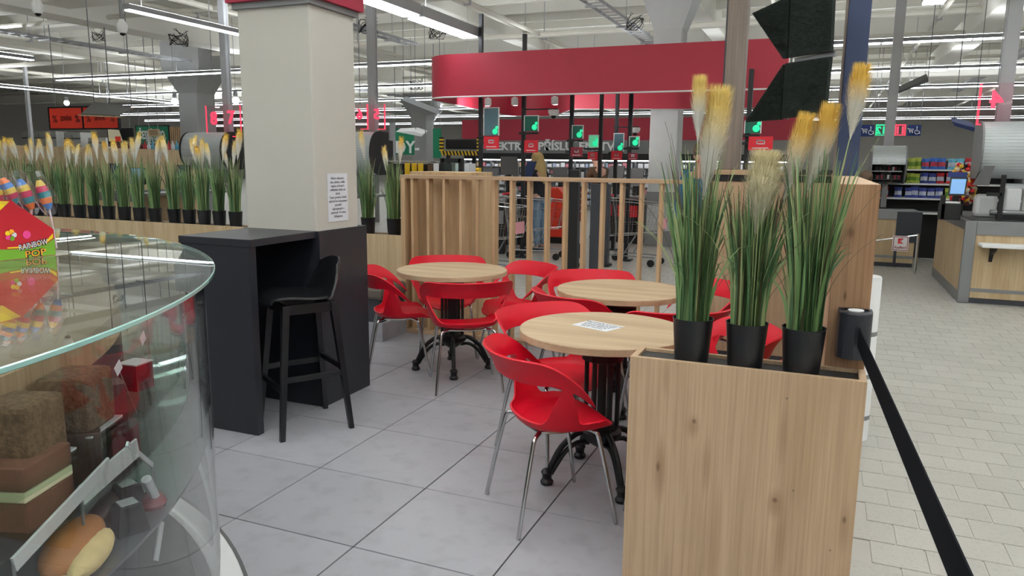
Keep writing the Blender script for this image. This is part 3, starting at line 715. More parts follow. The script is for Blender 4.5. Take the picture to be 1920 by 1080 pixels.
# ------------------------------------------------------------------ bistro tables
def table_parts(t, ang):
    MB().lathe([(.394, .715), (.4, .718), (.4, .747), (.397, .75)], n=64).build('tabletop', M['oaktop'], t, smooth=True)
    MB().lathe([(.13, .695), (.13, .715)], n=24).lathe([(.10, .66), (.115, .68), (.12, .695)], n=24).build('top_plate', M['iron'], t)
    MB().lathe([(.088, .6), (.1, .605), (.1, .635), (.088, .64), (.088, .66)], n=24).build('collar', M['iron'], t)
    for k in range(6):
        a = k*math.pi/3+.3; p = (.075*math.cos(a), .075*math.sin(a)); MB().tube([(p[0], p[1], .26), (p[0], p[1], .62)], .0115, 8).build('rod', M['iron'], t, smooth=True)
    MB().tube([(0, 0, .2), (0, 0, .64)], .022, 10).build('core_rod', M['iron'], t, smooth=True)
    MB().lathe([(.03, .17), (.06, .19), (.1, .225), (.1, .25), (.085, .262), (.085, .275), (.03, .28)], n=24).build('hub', M['iron'], t, smooth=True)
    for k in range(4):
        a = ang+k*math.pi/2; d = Vector((math.cos(a), math.sin(a), 0)); Z = Vector((0, 0, 1))
        up_ = [d*.07+Z*.25, d*.13+Z*.238, d*.2+Z*.18, d*.245+Z*.1, d*.262+Z*.055]
        lo = [d*.06+Z*.19, d*.12+Z*.195, d*.18+Z*.155, d*.225+Z*.09, d*.25+Z*.05]
        mb = MB()
        for pth, r_ in ((up_, .015), (lo, .012)): mb.tube([spline(pth, i/12) for i in range(13)], r_, 8)
        f = d*.27
        mb.lathe([(.012, 0), (.03, .004), (.032, .016), (.022, .03), (.024, .05), (.03, .062), (.02, .075), (.008, .08)], (f.x, f.y, 0), 14)
        mb.build('leg', M['iron'], t, smooth=True)
TB = [((-.912, 3.36), R(218), 'round oak bistro table carrying a printed sheet, nearest the planter'), ((-1.12, 4.5), R(20), 'round oak bistro table half hidden behind the planter grasses'), ((-2.45, 4.80), R(29), 'round oak bistro table left, in front of the slatted screen')]
tables = []
for (x, y), a, lab in TB:
    t = thing('bistro_table', lab, 'table', (x, y, 0), 0, 'bistro tables'); table_parts(t, a); tables.append(t)
c = at(1121, 611, z=.7502)
s = thing('table_notice', 'white printed sheet lying on the nearest bistro table', 'notice', (c.x, c.y, .7502), R(-22))
MB().box((-.105, -.0745, 0), (.105, .0745, .0008)).build('sheet', M['paper'], s)
nl = ['VÁŽENÍ ZÁKAZNÍCI, TATO MÍSTA JSOU', 'určena pro zákazníky naší cukrárny.', 'Prosíme, nekonzumujte zde vlastní', 'jídlo ani nápoje. Děkujeme Vám', 'za pochopení a přejeme Vám', 'hezký den a dobrou chuť.']
for i, l in enumerate(nl): text(l, .0125, M['ink'], s, (0, .052-i*.02, .0011), (1, 0, 0), (0, 1, 0), ext=.0003, name='text_line')

# ------------------------------------------------------------------ red shell chairs
def chair_shell():
    NT, NS, NW = 144, 7, 24; bm = bmesh.new()
    def rim(th):      # th from the back (-Y), plan radius of the seat
        c, s = abs(math.cos(th)), abs(math.sin(th)); n = 2.5
        rx, ry = .212, (.188 if math.cos(th) > 0 else .225)
        return ((c/ry)**n+(s/rx)**n)**(-1/n)
    def hh(th):
        d = math.degrees(abs(th)); q = min(max((d-52)/86, 0), 1); return .318*(.5+.5*math.cos(math.pi*q))
    def dirv(th): return Vector((math.sin(th), -math.cos(th), 0))
    def seat(th, s):
        r_ = rim(th)*s; p = dirv(th)*r_
        z_ = .438-.022*(1-s*s)
        f = max(0, p.y-.12)/.1; z_ -= .035*f*f*s
        return Vector((p.x, p.y, z_))
    def wall(th, v):
        base = seat(th, 1); h = hh(th); d = dirv(th); back = .5+.5*math.cos(th)
        fl = (.055+.015*back)*(v**1.4)+.028*max(0, v-.8)**1.2*4*(h/.318)
        up_ = base+d*(fl*min(1, h/.2)+.03*math.sin(min(v, .5)*math.pi)*(h/.318))
        up_.z += h*v; up_.y -= .02*v*v*back; return up_
    ths = [-math.pi+2*math.pi*i/NT for i in range(NT)]
    cen = bm.verts.new((0, 0, .416)); rows = []
    for s in range(1, NS+1): rows.append([bm.verts.new(seat(th, s/NS)) for th in ths])
    for i in range(NT): bm.faces.new((cen, rows[0][(i+1) % NT], rows[0][i]))
    for a, b in zip(rows, rows[1:]):
        for i in range(NT): bm.faces.new((a[i], a[(i+1) % NT], b[(i+1) % NT], b[i]))
    wl = {}
    idx = [i for i in range(NT) if hh(ths[i]) > .004]
    for i in idx:
        wl[i] = [rows[-1][i]]+[bm.verts.new(wall(ths[i], v/NW)) for v in range(1, NW+1)]
    def hole(th, v):
        d = math.degrees(abs(th)); zz = hh(th)*v
        if d < 73: return .028+max(0, d-52)**2*.0003 < zz < .215 and d < 50+zz*110
        if d < 126:
            lo = .03; hi = .19-(d-80)*.0036
            return lo < zz < hi and d > 88-(zz-.03)*60 and d < 124
        return False
    for a, b in zip(idx, idx[1:]):
        for v in range(NW):
            if hole((ths[a]+ths[b])/2, (v+.5)/NW): continue
            bm.faces.new((wl[a][v], wl[b][v], wl[b][v+1], wl[a][v+1]))
    loose = [v for v in bm.verts if not v.link_faces]; bmesh.ops.delete(bm, geom=loose, context='VERTS')
    for it in range(8):
        new = {}
        for v in bm.verts:
            nb = [e.other_vert(v).co for e in v.link_edges if e.is_boundary]
            if len(nb) == 2: new[v] = v.co*.5+(nb[0]+nb[1])*.25
        for v, c_ in new.items(): v.co = c_
    bmesh.ops.recalc_face_normals(bm, faces=bm.faces)
    for it in range(2): bmesh.ops.smooth_vert(bm, verts=[v for v in bm.verts if not v.is_boundary], factor=.5, use_axis_x=True, use_axis_y=True, use_axis_z=True)
    for v in bm.verts: v.co.y += .04
    bmesh.ops.solidify(bm, geom=bm.faces[:], thickness=.009)
    me = bpy.data.meshes.new('shell'); bm.to_mesh(me); bm.free(); smooth_by_angle(me, R(60)); me.materials.append(M['red']); return me
SHELL = chair_shell()
LEGS = []
for sx in (-1, 1):
    for sy in (-1, 1):
        LEGS.append(MB().tube([spline([(sx*.13, sy*.10, .412), (sx*.172, sy*.135, .405), (sx*.183, sy*.15, .37), (sx*.203, sy*.185, .2), (sx*.224, sy*.222, .0)], i/16) for i in range(17)], .0095, 10).mesh('leg', M['chrome'], True))
FRAME = MB().tube([(-.13, -.1, .412), (-.145, 0, .41), (-.13, .1, .412), (0, .115, .405), (.13, .1, .412), (.145, 0, .41), (.13, -.1, .412), (0, -.115, .41), (-.13, -.1, .412)], .008, 8).mesh('seat_frame', M['chrome'], True)
def chair(label, x, y, fx, fy):
    t = thing('cafe_chair', label, 'chair', (x, y, 0), math.atan2(-fx, fy), 'red cafe chairs')
    link('shell', SHELL, t); link('seat_frame', FRAME, t)
    for l in LEGS: link('leg', l, t)
chair('red shell chair in the front, back to the camera, at the table with the sheet', -1.03, 2.955, .75, .66)
chair('red shell chair mostly hidden behind the planter front', -.40, 3.06, -.55, .6)
chair('red shell chair at the left far side of the table with the sheet', -1.24, 3.62, .85, -.5)
chair('red shell chair seen between the foreground pots', -.42, 3.62, -.9, -.4)
chair('red shell chair with its back to the camera at the left table', -2.19, 4.49, -.55, .83)
chair('red shell chair left of the left table, nearest the dark cabinet', -2.81, 4.62, .76, .5)
chair('red shell chair behind the left table, before the oak slats', -2.72, 5.25, .46, -.89)
chair('red shell chair at the right far side of the left table', -2.09, 5.17, -.62, -.75)
chair('red shell chair between the sheet table and the one behind it, left', -1.32, 4.33, .55, .83)
chair('red shell chair behind the half hidden table, back towards the slats', -1.44, 4.97, .36, -.92)
chair('red shell chair right of the half hidden table, behind the grasses', -.70, 4.88, -.8, -.6)
chair('red shell chair between the sheet table and the one behind it, right', -.73, 4.12, -.5, .8)

# ------------------------------------------------------------------ round glass display case
CX, CY = -3.2, .3
t = thing('display_case', 'round glass display case full of cakes in the left foreground', 'display case', (CX, CY, 0))
MB().lathe([(2.13, .0), (2.145, .002), (2.145, .03), (2.13, .032)], n=128, cap=False).build('plinth_edge', M['graydk'], t, smooth=True)
MB().lathe([(2.131, .0), (2.131, .031), (2.03, .031)], n=128, cap=False).build('plinth', M['white'], t, smooth=True)
MB().lathe([(2.03, .031), (1.0, .031)], n=128, cap=False).build('case_floor', M['graydk'], t)
MB().lathe([(1.79, .031), (1.80, .04), (1.80, 1.0)], n=128, cap=False).build('inner_drum', M['benchbase'], t, smooth=True)
MB().lathe([(1.80, 1.0), (1.803, 1.0), (1.803, 1.08), (1.79, 1.09), (1.2, 1.09)], n=128, cap=False).build('oak_rim', M['oak'], t, smooth=True)
MB().lathe([(2.046, .034), (2.05, .034), (2.05, 1.186), (2.046, 1.186), (2.046, .034)], n=160, cap=False).build('curved_glass', M['glass'], t, smooth=True)
MB().lathe([(0.01, 1.188), (2.078, 1.188)], n=160, cap=False).lathe([(2.078, 1.2), (0.01, 1.2)], n=160, cap=False).build('glass_top', M['glasstop'], t, smooth=True)
MB().lathe([(2.078, 1.188), (2.081, 1.19), (2.081, 1.198), (2.078, 1.2)], n=160, cap=False).build('top_edge', M['glassedge'], t, smooth=True)
MB().lathe([(1.80, .687), (2.036, .687), (2.036, .695), (1.80, .695)], n=128, cap=False).build('lower_shelf', M['steel'], t, smooth=True)
MB().lathe([(1.80, .917), (1.985, .917), (1.985, .925), (1.80, .925), (1.80, .917)], n=128, cap=False).build('upper_shelf', M['thinglass'], t, smooth=True)
MB().lathe([(1.80, .817), (1.985, .817), (1.985, .825), (1.80, .825), (1.80, .817)], n=128, cap=False).build('middle_shelf', M['thinglass'], t, smooth=True)
def pc(px, py, r_):
    d = FWD+RT*((px-960)/F)-UP*((py-540)/F); a = d.x*d.x+d.y*d.y; b = -(d.x*CX+d.y*CY); c = CX*CX+CY*CY-r_*r_
    q = max(b*b-a*c, 0); return Vector((0, 0, H))+d*((-b-math.sqrt(q))/a)
def item(name, label, cat, px, py, r_, zb, turn=0, group=None):
    p = pc(px, py, r_); a = math.atan2(p.y-CY, p.x-CX); return thing(name, label, cat, (p.x, p.y, zb), a-math.pi/2+turn, group)     # local -Y is inward
US, MS, LS = .925, .825, .695
for px, lab, w_ in ((150, 'tall cake coated in chopped nuts, nearer the glass corner', .13), (42, 'tall nut coated cake cut by the left edge of the picture', .12)):
    t = item('cake', lab, 'cake', px, 775, 1.88, US, 0, None)
    MB().box((-w_/2, -.06, 0), (w_/2, .05, .13)).build('sponge', M['nut'], t, bevel=.012)
    MB().box((-w_/2-.008, -.068, -.0), (w_/2+.008, .058, .004)).build('board', M['foil'], t)
t = item('cake', 'layered brown and cream cake slice behind the glass', 'cake', 48, 900, 1.90, MS)
for z0, z1, mt in ((0, .06, 'cocoa'), (.06, .082, 'creamc'), (.082, .13, 'cocoa')): MB().box((-.07, -.05, z0), (.07, .05, z1)).build('cream_layer' if mt == 'creamc' else 'cake_layer', M[mt], t, bevel=.004)
t = item('chocolate_box', 'dark chocolate block with pale printed marks on its side', 'chocolate', 160, 875, 1.90, MS, .5)
MB().box((-.045, -.035, 0), (.045, .035, .11)).build('block', M['choc'], t, bevel=.003)
for x in (-.018, .018): MB().box((x-.009, .0352, .065), (x+.009, .0362, .085)).build('printed_mark', M['paper'], t)
for px, py, lab, z0 in ((205, 740, 'maroon cardboard sweet box leaning furthest left', .0), (258, 742, 'maroon sweet box with a shiny silver end near the glass', .0), (228, 790, 'maroon sweet box lowest of the three in the display case', -.0)):
    t = item('sweet_box', lab, 'box', px, py, 1.90 if py < 760 else 1.94, US if py < 760 else MS, .6 if px < 230 else -.5)
    hh = .07 if py < 760 else .085
    MB().box((-.03, -.03, 0), (.03, .03, hh)).build('carton', M['maroon'], t, bevel=.002)
    MB().box((-.031, -.031, hh), (.031, .031, hh+.003)).build('lid', M['foil'] if px > 240 else M['maroon'], t)
for k, (px, py) in enumerate(((240, 938), (243, 1003))):
    t = item('dark_praline', ('faceted black praline cube with silver label, upper of two', 'faceted black praline cube with silver label, lower of two')[k], 'praline', px, py, (1.94, 1.985)[k], LS, .78)
    mb = MB().hexa([(-.036, -.036, 0), (.036, -.036, 0), (.036, .036, 0), (-.036, .036, 0)], [(-.024, -.024, .066), (.024, -.024, .066), (.024, .024, .066), (-.024, .024, .066)]); mb.build('cube', M['gloss'], t, bevel=.004)
    MB().box((-.018, -.018, .066), (.018, .018, .0675)).build('silver_label', M['foil'], t)
t = item('chocolate_roll', 'dark chocolate roll with ridged coating on the lower shelf', 'cake', 195, 945, 1.92, LS, .15)
mb = MB(); mb.tube([(-.08, 0, .024), (-.075, 0, .024), (-.03, 0, .025), (.03, 0, .025), (.075, 0, .024), (.08, 0, .024)], [.012, .026, .031, .031, .026, .012], 14); mb.build('roll', M['choc'], t, smooth=True)
for k in range(6): MB().tube([(-.06+k*.024, -.02*math.cos(j), .025+.025*math.sin(j)) if False else (-.06+k*.024+.004*j, -.024*math.cos(j*.8), .025+.0245*math.sin(j*.8)) for j in range(5)], .002, 5).build('ridge', M['cocoa'], t)
t = item('bread_roll', 'halved bread roll with cream filling at the bottom left', 'bread', 148, 1030, 1.955, LS-.0, .2)
MB().ball((0, -.01, .04), (.115, .05, .04), 20, 10).build('crust', M['bread'], t, smooth=True)
MB().ball((.018, .03, .03), (.092, .034, .03), 20, 8).build('cut_face', M['crumb'], t, smooth=True)
t = item('icing_bar', 'white iced bar with crossed chocolate lines at the bottom', 'cake', 75, 1068, 1.985, LS, 0)
MB().box((-.06, -.03, 0), (.06, .03, .03)).build('bar', M['creamc'], t, bevel=.006)
for k in range(5): MB().tube([(-.048+k*.018, -.03, .0305), (-.03+k*.018, .024, .0305)], .0013, 5).tube([(-.03+k*.018, -.03, .0305), (-.048+k*.018, .024, .0305)], .0013, 5).build('icing_line', M['choc'], t)
t = item('jelly_dessert', 'glossy dark red jelly dessert beside the silver bar', 'dessert', 292, 1030, 1.99, LS)
MB().lathe([(.0, .0), (.03, 0), (.034, .01), (.026, .03), (.0, .034)], n=16, cap=False).build('jelly', M['pudding'], t, smooth=True)
for k, (p, q, r0, r1, wx, lab) in enumerate((((25, 1060), (205, 868), 1.99, 1.99, .03, 'long slanting silver price rail inside the display case'), ((152, 930), (258, 838), 1.96, 1.99, .045, 'broad bright silver holder in the middle of the case'), ((238, 832), (285, 872), 1.985, 1.99, .012, 'short silver holder behind the broad bright one'), ((274, 898), (298, 948), 2.0, 2.0, .022, 'upright silver cylinder near the curved glass'), ((303, 978), (292, 1052), 2.005, 2.005, .024, 'flat silver bar standing in front of the jelly dessert'))):
    a, b = pc(p[0], p[1], r0), pc(q[0], q[1], r1); mb = MB()
    t = thing('price_holder', lab, 'holder', (a.x, a.y, LS)); o = Vector((a.x, a.y, LS))
    if k == 3: mb.tube([a-o, b-o], .012, 14)
    else: mb.bar(a-o, b-o, .006, wx)
    mb.build('strip', M['foil'], t, bevel=.001)
    lo = a if a.z < b.z else b
    if lo.z > LS+.01: MB().tube([(lo.x-o.x, lo.y-o.y, 0), lo-o], .003, 6).build('foot', M['steel'], t)
for k, (px, py, lab) in enumerate(((268, 634, 'white paper card lying inside the glass case, upper'), (222, 690, 'pale price card propped among the maroon sweet boxes'))):
    p = pc(px, py, 1.985); tag(MB().box((-.014, -.0006, -.012), (.014, .0006, .012)).build('price_card', M['paper'], loc=p), lab, 'card').rotation_euler = (0, .5, math.atan2(p.y-CY, p.x-CX)-math.pi/2)
    MB().box((-.001, -.001, -(p.z-US if k else p.z-1.09)), (.001, .0005, -.012)).build('card_stem', M['steel'], bpy.data.objects['price_card' if k == 0 else 'price_card.001'])
t = thing('tray', 'wooden tray with black inside on top of the inner drum', 'tray', (*pc(165, 680, 1.70).xy, 1.09), .6)
for a, b in (((-.08, -.05, 0), (.08, -.042, .035)), ((-.08, .042, 0), (.08, .05, .035)), ((-.08, -.042, 0), (-.072, .042, .035)), ((.072, -.042, 0), (.08, .042, .035))): MB().box(a, b).build('side', M['oakpale'], t)
MB().box((-.072, -.042, .001), (.072, .042, .006)).build('bottom', M['iron'], t)

# ------------------------------------------------------------------ lollipop box on the glass top
t = thing('lollipop_box', 'red and green lollipop display box on the glass top', 'box', (-2.37, 1.72, 1.2005))
e1 = at(100, 430, x=-2.37); e2 = at(20, 375, x=-2.37); o = Vector((-2.37, 1.72, 1.2005))
y1, z1 = e1.y-1.72, e1.z-1.2005; y2, z2 = e2.y-1.72, e2.z-1.2005
outl = [(0, 0, 0), (0, 0, z1), (0, y2, z2), (0, -.36, z2+.02), (0, -.36, 0)]
M['boxred'] = mat('carton_red', rgb(186, 24, 40), .4); M['boxgreen'] = mat('carton_green', rgb(112, 166, 40), .4); M['boxyellow'] = mat('carton_yellow', rgb(244, 214, 30), .4)
M['candypink'] = mat('candy_pink', rgb(236, 72, 150), .3); M['outline'] = mat('dark_outline', rgb(40, 24, 30), .5); M['lettw'] = mat('letter_white', rgb(240, 240, 246), .5); M['lettor'] = mat('letter_orange', rgb(248, 176, 40), .5)
MB().prism(outl, (-.17, 0, 0)).build('carton', M['boxred'], t)
def face(pts, mt, nm, d=.0008): return MB().prism([(0.0002, y, z) for y, z in pts], (d, 0, 0)).build(nm, mt, t)
face([(-.001, .001), (-.001, .055), (-.03, .04), (-.08, .03), (-.16, .034), (-.36, .06), (-.36, .001)], M['boxgreen'], 'green_band')
face([(-.005, .058), (-.03, .043), (-.08, .033), (-.16, .037), (-.16, .041), (-.08, .038), (-.03, .05), (-.005, .072)], M['boxyellow'], 'yellow_swoosh', .0012)
face([(y2-.005, z2-.004), (-.36, z2+.015), (-.36, z2-.05), (y2-.06, z2-.05)], M['boxyellow'], 'yellow_corner')
cc = at(50, 440, x=-2.37)-o
MB().lathe([(.0, .001), (.013, .001), (.013, .0)], n=24, cap=False).build('lollipop_print', M['candypink'], t, loc=(0, cc.y, cc.z)).rotation_euler = (0, R(90), 0)
cc = at(20, 441, x=-2.37)-o
for k in range(5):
    a = k*1.257; f = MB().lathe([(.0, .0012), (.008, .0012), (.008, 0)], n=14, cap=False).build('flower_petal', (M['lettw'], M['lettor'], M['boxyellow'], M['candypink'], M['boxgreen'])[k], t, loc=(0, cc.y+.011*math.cos(a), cc.z+.011*math.sin(a))); f.rotation_euler = (0, R(90), 0)
q = at(62, 459, x=-2.37)-o
for d, mt, b_ in ((.0014, 'outline', .0022), (.0022, 'lettw', 0)): text('RAINBOW', .026, M[mt], t, (d, q.y, q.z), (0, 1, .12), (0, -.12, 1), ext=.0003, maxw=.098, bold=b_)
q = at(66, 475, x=-2.37)-o
for d, mt, b_ in ((.0014, 'outline', .0025), (.0022, 'lettor', 0)): text('POP', .03, M[mt], t, (d, q.y, q.z), (0, 1, .05), (0, -.05, 1), ext=.0003, maxw=.07, bold=b_)
cols = [mat('candy_%s' % n, rgb(*c), .3) for n, c in (('blue', (60, 120, 190)), ('orange', (226, 120, 60)), ('teal', (40, 130, 140)), ('magenta', (190, 50, 90)), ('yellow', (220, 190, 80)))]
for k, (px, py, qx, qy, lab) in enumerate(((72, 338, 93, 392, 'wrapped rainbow lollipop at the right end of the box'), (36, 336, 60, 392, 'wrapped rainbow lollipop second from the right end of the box'), (4, 334, 30, 382, 'wrapped rainbow lollipop third from the right end of the box'), (-26, 334, 2, 376, 'wrapped rainbow lollipop cut by the left picture edge'))):
    a, b = at(px, py, x=-2.40), at(qx, qy, x=-2.385)
    r_ = thing('lollipop', lab, 'lollipop', (b.x, b.y, b.z)); d = a-b; u = d.normalized()
    n_ = 5
    for j in range(n_):
        s0, s1 = d*(j/n_), d*((j+1)/n_); rr = lambda q_: .004+.016*math.sin(math.pi*min(max(q_, .03), .97))**.6
        MB().tube([s0+(s1-s0)*(i/3) for i in range(4)], [rr((j+i/3)/n_) for i in range(4)], 12).build('candy_band', cols[(j+k) % 5], r_, smooth=True)
    mb = MB(); m0 = []
    for i in range(9): m0.append(-u*.02+(d+u*.05)*(i/8))
    rs = [.008+.021*math.sin(math.pi*i/8)**.7+rnd.uniform(0, .006) for i in range(9)]; rs[-1] = .016
    mb.tube(m0, rs, 9, False); mb.build('wrapper', M['wrap'], r_)
    foot = Vector((-2.43, b.y+.045 if k == 0 else b.y+.02, 1.215)) if k == 0 else Vector((-2.44, b.y+.01, 1.215))
    MB().tube([(0, 0, 0), foot-b], .0028, 8).build('stick', M['lettw'], r_)

# ------------------------------------------------------------------ shop beyond the cafe
def panel(name, label, cat, px0, py0, px1, py1, y, mt, th=.03, group=None, part='panel', frame=None):
    a, b = at(px0, py0, y=y), at(px1, py1, y=y); x0, x1 = min(a.x, b.x), max(a.x, b.x); z0, z1 = min(a.z, b.z), max(a.z, b.z)
    t = thing(name, label, cat, ((x0+x1)/2, y, z0), 0, group); w_, h = x1-x0, z1-z0
    MB().box((-w_/2, 0, 0), (w_/2, th, h)).build(part, mt, t)
    if frame:
        f = .03; mb = MB()
        for p, q in (((-w_/2-f, -.01, -f), (w_/2+f, th, 0)), ((-w_/2-f, -.01, h), (w_/2+f, th, h+f)), ((-w_/2-f, -.01, 0), (-w_/2, th, h)), ((w_/2, -.01, 0), (w_/2+f, th, h))): mb.box(p, q)
        mb.build('frame', frame, t)
    return t, w_, h
def hang(t, w_, h, top=ZC):
    z = t.location.z
    mb = MB()
    for x in (-w_*.4, w_*.4): mb.box((x-.008, .005, h), (x+.008, .02, top-z))
    stuff(mb.build('hanging_wires', M['graymid'], t))

# red canopy over the self checkouts
yC = 10.5
a, b = at(786, 183, y=yC), at(1475, 165, y=yC); za = at(1000, 178, y=yC).z; zb_ = at(1000, 94, y=yC).z
t = thing('canopy', 'long red canopy band hanging over the self checkouts', 'canopy', (0, yC, 0))
path = [(b.x, 0)]; rr = .55; x0 = a.x
for i in range(13):
    q = math.pi/2*i/12; path.append((x0+rr-rr*math.sin(q), rr-rr*math.cos(q)))
path += [(x0-.35, 4.2)]
for i in range(1, 9):
    q = math.pi*i/8; path.append((x0-.35+.6-.6*math.cos(q), 4.2+.6*math.sin(q)))
path += [(x0+1.6, 2.9), (x0+3.6, 3.4), (b.x, 3.4)]
mb = MB(); n_ = len(path)
nor = []
for i in range(n_):
    p, q = Vector(path[max(i-1, 0)]+(0,)), Vector(path[min(i+1, n_-1)]+(0,)); d = (q-p).normalized(); nor.append(Vector((-d.y, d.x, 0)))
vs = []
for i, (x, y) in enumerate(path):
    p = Vector((x, y, 0)); o = nor[i]*.04
    vs += [p+Vector((0, 0, za)), p+Vector((0, 0, zb_)), p-o+Vector((0, 0, zb_)), p-o+Vector((0, 0, za))]
fs = []
for i in range(n_-1):
    for j in range(4): fs.append((i*4+j, i*4+(j+1) % 4, i*4+4+(j+1) % 4, i*4+4+j))
fs += [(0, 1, 2, 3), (n_*4-1, n_*4-2, n_*4-3, n_*4-4)]
mb.add(vs, fs); mb.build('band', M['dkred'], t, smooth=True)
mb = MB(); mb.tube([(x, y, za) for x, y in path], .012, 6); mb.build('rim_strip', M['white'], t)
for px in (915, 965, 1040):
    p = at(px, 196, y=yC+1.6); MB().lathe([(.05, 0), (.06, .02), (.06, .12), (.02, .14)], (p.x, 1.6, za-.02), 14).build('downlight', M['white'], t)
    l = bpy.data.lights.new('canopy_spot', 'SPOT'); l.energy = 90; l.spot_size = R(110); l.spot_blend = .6; l.shadow_soft_size = .05
    lo = bpy.data.objects.new('canopy_spot', l); COL.objects.link(lo); lo.location = (p.x, yC+1.6, za-.06); lo.rotation_euler = (R(105), 0, R(60) if px == 915 else R(-20))
# black poles with illuminated lane signs
poles = [(901, 10.9, 26, 'nearest the canopy left end'), (980, 11.2, 64, 'beside the tilted blue screen'), (1068, 11.6, None, 'right of the dome camera'), (1122, 12.4, None, 'left of the pair above the bent man'), (1151, 12.9, None, 'left of the lane sign right of the man'), (1176, 11.6, None, 'nearest the square grey column'), (1393, 10.3, None, 'half hidden by the weathered wooden post')]
for k, (px, y, top, lab) in enumerate(poles):
    x = at(px, 400, y=y).x
    t = thing('lane_pole', 'slim black pole under the red canopy, '+lab, 'pole', (x, y, 0))
    zt = at(px, top, y=y).z if top else at(px, 175, y=y).z+.3
    MB().box((-.03, -.03, 0), (.03, .03, zt)).build('shaft', M['blackplastic'], t, bevel=.004); MB().box((-.1, -.1, 0), (.1, .1, .015)).build('foot_plate', M['blackplastic'], t)
ls = [(908, 203, 934, 254, 10.85, 'dark', 'largest illuminated lane sign, by the leftmost pole'), (984, 218, 1008, 246, 11.15, 'teal', 'illuminated lane sign under the dome camera'), (1074, 236, 1092, 260, 11.55, 'teal', 'illuminated lane sign right of the third pole'), (1105, 254, 1121, 276, 12.35, 'pale', 'pale green lane sign before the electronics wall'), (1152, 251, 1168, 284, 12.85, 'dark', 'grey green lane sign beside the fifth pole'), (1181, 257, 1197, 275, 11.55, 'teal', 'illuminated lane sign nearest the square grey column'), (1398, 228, 1425, 250, 10.2, 'teal', 'illuminated lane sign just below the turf sign')]
M['tealglow'] = mat('lane_panel_teal', rgb(22, 92, 76), .3, emit=.12); M['slate'] = mat('lane_panel_slate', rgb(92, 122, 134), .3); M['palegreen'] = mat('lane_panel_pale', rgb(120, 226, 176), .3, emit=.35)
for x0, y0, x1, y1, y, c, lab in ls:
    t, w_, h = panel('lane_sign', lab, 'sign', x0, y0, x1, y1, y, M[{'dark': 'slate', 'teal': 'tealglow', 'pale': 'palegreen'}[c]], .02)
    mb = MB()
    for p, q in (((-w_/2-.012, -.006, h), (w_/2+.012, .025, h+.012)), ((w_/2, -.006, 0), (w_/2+.012, .025, h)), ((-w_/2-.012, -.006, 0), (-w_/2, .025, h))): mb.box(p, q)
    mb.build('frame', M['white'], t)
    MB().ball((w_/2-.05, -.012, .06), (.045, .01, .045), 14, 8).ball((w_/2-.02, -.012, .12), (.025, .01, .025), 12, 8).build('lit_emblem', M['glowgreen'], t)
    MB().box((-w_/2-.1, .0, -.045), (w_/2, .05, -.012)).build('bracket', M['blackplastic'], t, bevel=.006)
pay = [(907, 256, 935, 279, 10.83, 'red', 'red card payment sign on the leftmost pole'), (983, 263, 1008, 286, 11.13, 'redsign', 'red card payment sign beside the tilted screen'), (1070, 276, 1092, 294, 11.53, 'winered', 'wine red card payment sign on the third pole'), (1102, 285, 1120, 300, 12.33, 'red', 'small bright red payment sign above the bent man'), (1146, 283, 1166, 300, 12.8, 'red', 'bright red payment sign on the fifth pole'), (1178, 287, 1195, 300, 11.53, 'winered', 'wine red payment sign nearest the square column'), (1404, 256, 1448, 282, 10.18, 'redsign', 'red payment sign with two icons beside the wooden post')]
for x0, y0, x1, y1, y, c, lab in pay:
    t, w_, h = panel('payment_sign', lab, 'sign', x0, y0, x1, y1, y, M['redsign'] if c == 'red' else M[c], .015)
    mb = MB(); f = .012; cx = 0 if w_ < .3 else -w_*.22; a_, b_ = w_*.18 if w_ < .3 else w_*.14, h*.16; cz = h*.6
    for p, q in (((cx-a_, -.003, cz-b_), (cx+a_, 0, cz-b_+f)), ((cx-a_, -.003, cz+b_-f), (cx+a_, 0, cz+b_)), ((cx-a_, -.003, cz-b_), (cx-a_+f, 0, cz+b_)), ((cx+a_-f, -.003, cz-b_), (cx+a_, 0, cz+b_)), ((cx-a_, -.003, cz+.01), (cx+a_, 0, cz+.025))): mb.box(p, q)
    mb.build('card_icon', M['white'], t)
    if w_ >= .3: MB().tube([(w_*.22+.07*math.cos(i), -.004, cz+.06*math.sin(i)) for i in (0, .8, 1.6, 2.4, 3.2, 4, 4.8, 5.6, 6.28)], .007, 5).build('coin_icon', M['white'], t)
    MB().box((-w_*.33, -.003, h*.14), (w_*.33, 0, h*.2)).build('caption_line', M['white'], t)
    MB().box((-w_/2-.09, .004, h*.4), (-w_/2, .012, h*.6)).build('clamp', M['blackplastic'], t)
# dome camera on an arm
for px, py, y, lab in ((1038, 212, 11.2, 'white dome camera on a black arm under the red canopy'), (1191, 245, 12.9, 'small white dome camera left of the square grey column')):
    p = at(px, py, y=y); t = thing('dome_camera', lab, 'camera', p)
    MB().lathe([(.0, -.05), (.06, -.035), (.085, .01), (.085, .05), (.0, .055)], n=18, cap=False).build('housing', M['white'], t, smooth=True)
    MB().ball((0, 0, -.045), .04).build('lens', M['iron'], t)
    a = at({1038: 982, 1191: 1150}[px], {1038: 211, 1191: 245}[px], y=y) if True else None
    MB().bar((a.x-p.x, 0, .06), (0.06, 0, .06), .03, .02).build('arm', M['blackplastic'], t)

